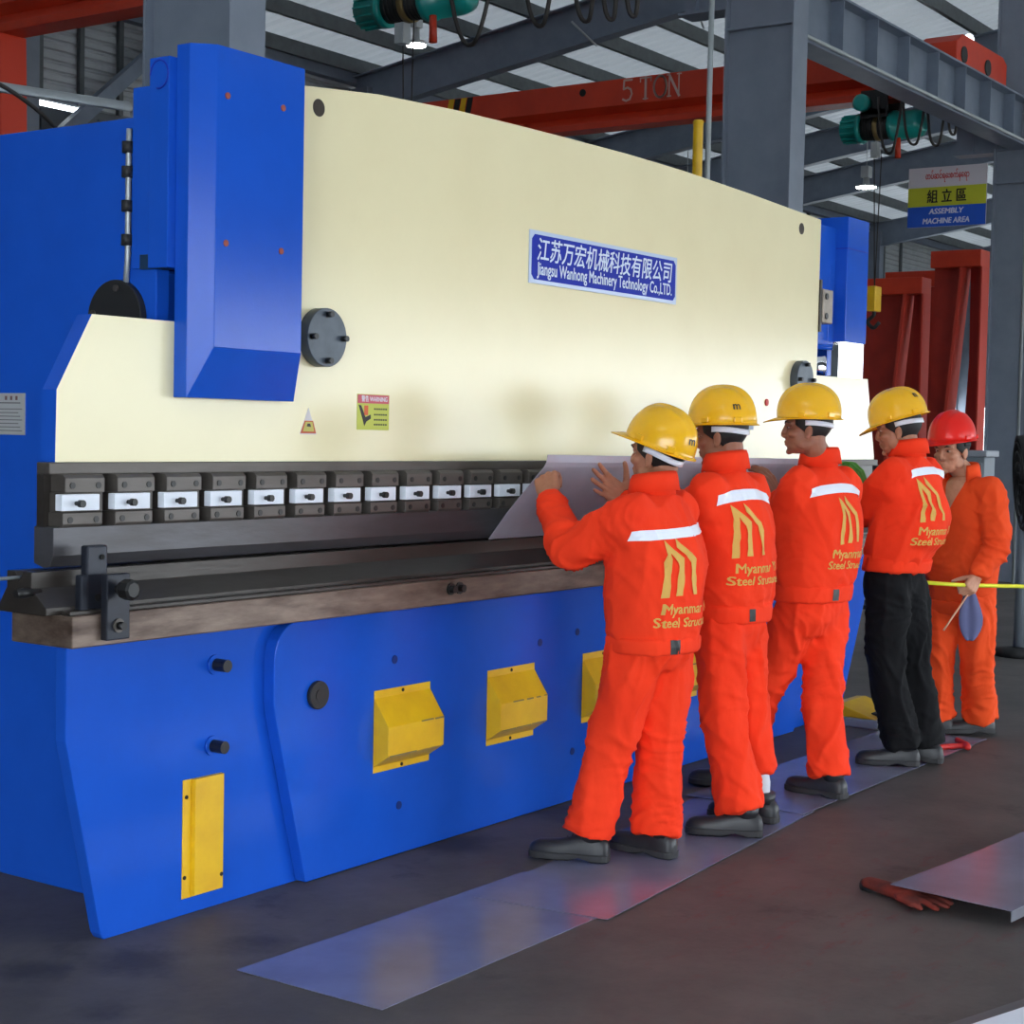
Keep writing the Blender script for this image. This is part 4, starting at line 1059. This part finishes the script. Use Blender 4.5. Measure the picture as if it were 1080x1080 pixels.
    for s in 'LR':
        if S.get('glove' + s):
            gm = MB(); hand(gm, 1 if s == 'R' else -1, g['wr' + s], *S['hand' + s], k=1.16)
            gm.capsule([g['wr' + s] - (g['wr' + s] - g['el' + s]).normalized() * .04, g['wr' + s]], [.04, .036], 14)
            place(bpy.data.objects.new('glove', voxel(gm, 'glove', .005, 3)), M_glove, P, 0, 'green knit glove')
    # ---- trousers
    tm = S.get('tmat', jm); tr = MB(); tw = S.get('tw', 1.0)
    tr.loft([tring(zt + .12, .142 * W, .106 * W), tring(zt - .05, .158 * W, .12 * W), tring(-.30 + zt * .3, .145 * W, .11 * W), tring(-.5 + zt * .3, .10 * W, .08 * W)])
    joints = []
    for s in 'LR':
        hp_, kn, an = g['hip' + s], g['kn' + s], g['an' + s]
        foot = V((S['toe' + s][0], S['toe' + s][1], 0)).normalized()
        cu = lerp(kn, an, S.get('cut' + s, .985))
        pts = crom([hp_ + V((0, 0, -.02)), lerp(hp_, kn, .5), kn, lerp(kn, an, .5), cu], 6)
        rad = interp([.108 * tw, .106 * tw, .095 * tw, .089 * tw, .092 * tw, .098 * tw], len(pts))
        tr.tube(pts, rad, 20)
        for q_ in range(0, len(pts) - 7): tr.ell(pts[q_], (rad[q_],) * 3, 18, 10)
        joints += [(kn, .14, V((0, 0, 1)), .013), (lerp(kn, an, .78), .12, V((0, 0, 1)), .014), (hp_ + V((0, 0, -.1)), .14, V((.5, 0, .8)).normalized(), .012)]
    me = voxel(tr, 'trousers', .0100, 8, .5); wrinkle(me, joints, .020, (8, 8, 1.7), seed + 11)
    for v in me.vertices: v.co.z = max(v.co.z, .05)
    to = place(bpy.data.objects.new('trousers', me), tm, P, 0, S.get('tlabel', 'orange work trousers'))
    # ---- shoes
    for s in 'LR':
        an = g['an' + s]; f = V((S['toe' + s][0], S['toe' + s][1], 0)).normalized(); l = V((f.y, -f.x, 0)); fl = S.get('flat', .011)
        heel = V((an.x, an.y, fl)) - f * .075
        lift = S.get('heel' + s, 0.0)
        prof = [(-.012, .012, .05, .014), (-.006, .026, .072, .028), (.008, .034, .090, .036), (.05, .039, .104, .040), (.10, .040, .099, .040), (.14, .043, .084, .043), (.18, .047, .071, .048), (.22, .049, .066, .051), (.255, .045, .064, .048), (.278, .036, .056, .039), (.292, .022, .042, .025), (.297, .008, .030, .01)]
        up_r, so_r = [], []
        for (d, w, hgt, sw) in prof:
            zl = lift * max(0, 1 - d / .2)
            c = heel + f * d + V((0, 0, zl))
            up_r.append([c + l * (w * math.copysign(abs(math.cos(t)) ** .7, math.cos(t))) + V((0, 0, .024 + max(0, math.sin(t)) ** .7 * (hgt - .024) - .008 * (math.sin(t) < 0))) for t in [2 * PI * k / 20 for k in range(20)]])
            zb = .012 if .085 < d < .12 else 0.0
            so_r.append([c + l * (x * (sw + .005)) + V((0, 0, z)) for x, z in ((-1, zb + .004), (-.92, zb), (.92, zb), (1, zb + .004), (1.02, .026), (-1.02, .026))])
        sm = MB().loft(up_r); sm.ell(heel + f * .055 + V((0, 0, .088 + lift)), (.046, .046, .028), 18, 8)
        sm.tube([heel + f * .055 + V((0, 0, .08 + lift)), heel + f * .05 + V((0, 0, .125 + lift))], [.047, .046], 18)
        so = sm.build('shoe', M_shoe, P, 0, 'dark safety shoe')
        MB().loft(so_r, smooth=False).build('sole', M_sole, so, .002)
        for d in (.13, .15, .17):
            zt_ = .088 - (d - .13) * .5
            MB().tube([heel + f * d + l * -.032 + V((0, 0, zt_ - .016)), heel + f * d + V((0, 0, zt_ + .003)), heel + f * d + l * .032 + V((0, 0, zt_ - .016))], .004, 6).build('lace', M_bolt, so)
        if S.get('sock' + s):
            MB().tube([an + V((0, 0, -.0)), an + V((0, 0, .08)), lerp(an, g['kn' + s], .5)], [.045, .046, .05], 16).build('sock', M_sock, P, 0, 'white sock')
    mk = S.get('mark')
    if mk:
        bh = bvh_of(he.data); vs, fs = text_mesh('m', .042, .001)
        az, ele = mk; d = RH @ V((math.sin(az), math.cos(az), 0)); tn = RH @ V((-math.cos(az), math.sin(az), 0))
        q = []
        for v in vs:
            o0 = hh(0, 0, ele + v.y * 1.1) + tn * v.x + d * .4
            hit = bh.ray_cast(o0, -d); q.append((hit[0] if hit[0] else o0 - d * .25) + d * .003)
        MB().add(q, fs).build('helmet_mark', M_bolt, he, 0, 'small dark mark on the helmet')
    return P

FIST = ((1.0, 1.5, .8),) * 4
person('person', 'nearest worker in orange and a yellow helmet, left arm raised gripping the pale sheet', dict(
    seed=1.3, skin=M_skin, helmet=M_helm, pelvis=(1.945, -.82, .90), chest=(1.975, -.80, 1.19), neck=(1.985, -.79, 1.395), head=(2.035, -.765, 1.525),
    look=(.0, 1), pitch=.06, hpitch=.34, hroll=.06, hk=1.18, hz=.04, shL=(1.80, -.785, 1.305), elL=(1.765, -.56, 1.165), wrL=(1.925, -.345, 1.35), shR=(2.155, -.80, 1.305), elR=(2.245, -.60, 1.13), wrR=(2.37, -.43, 1.335),
    handL=((.45, .42, .75), (.75, .1, -.5), FIST, .05, (.9, .55)), handR=((-.80, .25, .45), (-.5, -.85, .1), (.06, .1, .1), .16, (.35, .1)),
    hipL=(1.86, -.81, .86), knL=(1.83, -.72, .46), anL=(1.765, -.66, .10), toeL=(-.32, .95), hipR=(2.03, -.83, .86), knR=(2.01, -.82, .46), anR=(1.995, -.825, .09), toeR=(.10, .99),
    bulk=1.08, stripe=(-.232, .2, .042, .065, .036, 18), logo=(-.075, -.075), buckle=(-.02, .045), brot=-.5, back=1.08, mark=(PI + .15, .05)))
person('person', 'second worker from the camera, back turned, white sock showing above one shoe', dict(
    seed=4.1, skin=M_skind, helmet=M_helm, pelvis=(2.60, -.80, .90), chest=(2.565, -.80, 1.25), neck=(2.55, -.795, 1.475), head=(2.565, -.755, 1.605), hem=-.04,
    look=(-.15, .99), pitch=-.12, hpitch=-.02, shL=(2.385, -.79, 1.375), elL=(2.5, -.58, 1.19), wrL=(2.66, -.40, 1.30), shR=(2.74, -.80, 1.375), elR=(2.87, -.62, 1.2), wrR=(2.95, -.38, 1.33),
    hipL=(2.51, -.80, .86), knL=(2.51, -.83, .48), anL=(2.49, -.93, .10), toeL=(-.42, .9), hipR=(2.69, -.80, .86), knR=(2.72, -.83, .48), anR=(2.765, -.87, .09), toeR=(-.1, 1), cutR=.66, sockR=True,
    bulk=1.08, stripe=(-.2, .2, .10, .085, .042, 14, .03), logo=(-.09, -.02), lw=1.0, buckle=(-.02, .035), brot=-.5, back=1.04, mark=(PI + .7, .055)))
person('person', 'third worker in profile, hand resting on the top edge of the sheet', dict(
    seed=7.7, skin=M_skind, helmet=M_helm, pelvis=(3.44, -.77, .90), chest=(3.53, -.765, 1.25), neck=(3.545, -.75, 1.49), head=(3.46, -.715, 1.645), hem=-.02, hk=1.15,
    look=(-.42, .91), pitch=-.02, hpitch=.0, shL=(3.36, -.72, 1.385), elL=(3.42, -.62, 1.175), wrL=(3.67, -.48, 1.325), shR=(3.73, -.785, 1.385), elR=(3.88, -.6, 1.2), wrR=(4.0, -.36, 1.33),
    handL=((.02, .55, .8), (.25, .75, -.5), (.3, .4, .3), .15, (.6, .3)),
    hipL=(3.36, -.76, .86), knL=(3.34, -.60, .47), anL=(3.33, -.48, .10), toeL=(-.35, .94), hipR=(3.53, -.79, .86), knR=(3.46, -.83, .47), anR=(3.40, -.90, .09), toeR=(.15, .98),
    bulk=1.12, stripe=(-.2, .2, .11, .095, .040, 14, .03), logo=(-.02, -.01), lw=.85, buckle=(.02, .035), brot=-.5, back=1.1, mark=None))
person('person', 'fourth worker from the camera, wearing black trousers with an orange jacket', dict(
    seed=9.2, skin=M_skin, helmet=M_helm, pelvis=(4.27, -.83, .97), chest=(4.30, -.885, 1.30), neck=(4.30, -.875, 1.54), head=(4.275, -.82, 1.652),
    look=(-.25, .97), pitch=-.16, hpitch=-.30, shL=(4.12, -.86, 1.435), elL=(4.26, -.63, 1.24), wrL=(4.53, -.55, 1.335), shR=(4.49, -.89, 1.435), elR=(4.62, -.7, 1.25), wrR=(4.66, -.45, 1.33),
    handL=((-.2, .35, .9), (.3, .8, -.4), (.5, .6, .4), .1, (.6, .3)), gloveL=True,
    hipL=(4.18, -.83, .92), knL=(4.22, -.82, .52), anL=(4.30, -.88, .10), toeL=(-.42, .9), hipR=(4.36, -.84, .92), knR=(4.42, -.87, .52), anR=(4.46, -.94, .09), toeR=(-.2, .98),
    bulk=1.06, tmat=M_blk, tlabel='loose black trousers', stripe=(-.17, .2, .14, .135, .036, 14, .02), logo=(-.08, .02), lw=.9, back=1.25, hem=.0, mark=(PI + .35, .08)))
person('person', 'older worker in a red helmet at the far end, holding yellow tape and a cloth', dict(
    seed=12.6, skin=M_skinl, helmet=M_helmr, hlabel='red safety helmet', pelvis=(5.27, -.80, .84), chest=(5.24, -.82, 1.18), neck=(5.20, -.815, 1.42), head=(5.13, -.775, 1.553),
    look=(-.97, .22), pitch=-.12, hpitch=-.06, hz=.058, bandmat=M_dark, jmat=M_fab2, shL=(5.14, -1.0, 1.335), elL=(5.08, -1.05, 1.06), wrL=(4.94, -1.0, .90), shR=(5.26, -.64, 1.335), elR=(5.24, -.56, 1.06), wrR=(5.08, -.56, .90),
    handL=((-.75, .10, -.55), (.3, .9, -.3), FIST, .04, (.5, .7)),
    hipL=(5.25, -.89, .80), knL=(5.30, -.90, .44), anL=(5.46, -.86, .09), toeL=(-.66, .75), hipR=(5.29, -.71, .80), knR=(5.22, -.70, .45), anR=(5.30, -.68, .09), toeR=(-.5, .86),
    bulk=1.02, hem=-.16, tw=.98, vneck=True, collar_arc=128))
# green glove on the hand of the fourth worker's left arm is a glove he wears; tape, cloth and stick are held by the red-helmeted man
hp = V((4.885, -.985, .865))
tag(MB().tube([V((4.55, -.80, .893)), V((4.75, -.925, .875)), hp, V((5.2, -1.12, .85)), V((6.2, -1.62, .80))], .011, 6).build('marking_tape', M_tape), 'yellow tape stretched level through the hand of the red helmeted worker', 'tape')
tag(MB().tube([hp + V((.03, 0, -.02)), hp + V((-.19, .06, -.22))], .005, 6).build('thin_stick', mat('pale_wood', (214, 160, 130), .7)), 'thin pale stick pointing down from the hand of the red helmeted worker', 'stick')
vs = []; cc = hp + V((.0, -.008, -.02))
rows = [(0, -.02, .02), (-.06, -.045, .045), (-.15, -.06, .085), (-.22, -.045, .07), (-.27, -.01, .03)]
for z, a, b in rows:
    for k in range(7):
        t = k / 6; u = lerp(a, b, t); vs.append(cc + V((.55, -.80, 0)) * u + V((-.8, -.55, 0)) * (.012 * math.sin(k * 1.9) - .02 - .03 * (-z)) + V((0, 0, z)))
o = MB().add(vs, [(j * 7 + k, j * 7 + k + 1, (j + 1) * 7 + k + 1, (j + 1) * 7 + k) for j in range(4) for k in range(6)], True).build('cloth', M_cloth)
s = o.modifiers.new('t', 'SOLIDIFY'); s.thickness = .006; sb = o.modifiers.new('s', 'SUBSURF'); sb.levels = sb.render_levels = 1
tag(o, 'grey violet cloth hanging from the hand of the red helmeted worker', 'cloth')
# ================================================================== camera, sky, exposure
cam = bpy.data.objects.new('camera', bpy.data.cameras.new('camera')); COL.objects.link(cam)
cam.data.sensor_width = 36; cam.data.lens = 36 * 1765 / 1080.
ax_, pt_, ro_ = math.radians(34.872), math.radians(-2.725), math.radians(1.2)
fw = V((math.cos(ax_) * math.cos(pt_), math.sin(ax_) * math.cos(pt_), math.sin(pt_)))
rt = V((math.sin(ax_), -math.cos(ax_), 0)); up = rt.cross(fw)
r2 = rt * math.cos(ro_) + up * math.sin(ro_); u2 = r2.cross(fw)
M = Matrix((r2, u2, -fw)).transposed().to_4x4(); M.translation = V((-3.487, -3.947, 1.6))
cam.matrix_world = M; cam.data.clip_end = 300
SC.camera = cam
w = bpy.data.worlds.new('sky'); SC.world = w; w.use_nodes = True
bg = w.node_tree.nodes['Background']; bg.inputs[0].default_value = (.84, .93, 1.0, 1); bg.inputs[1].default_value = 5.2
SC.view_settings.view_transform = 'Standard'; SC.view_settings.look = 'None'
SC.view_settings.exposure = 0.87; SC.view_settings.gamma = 1; SC.view_settings.use_curve_mapping = False
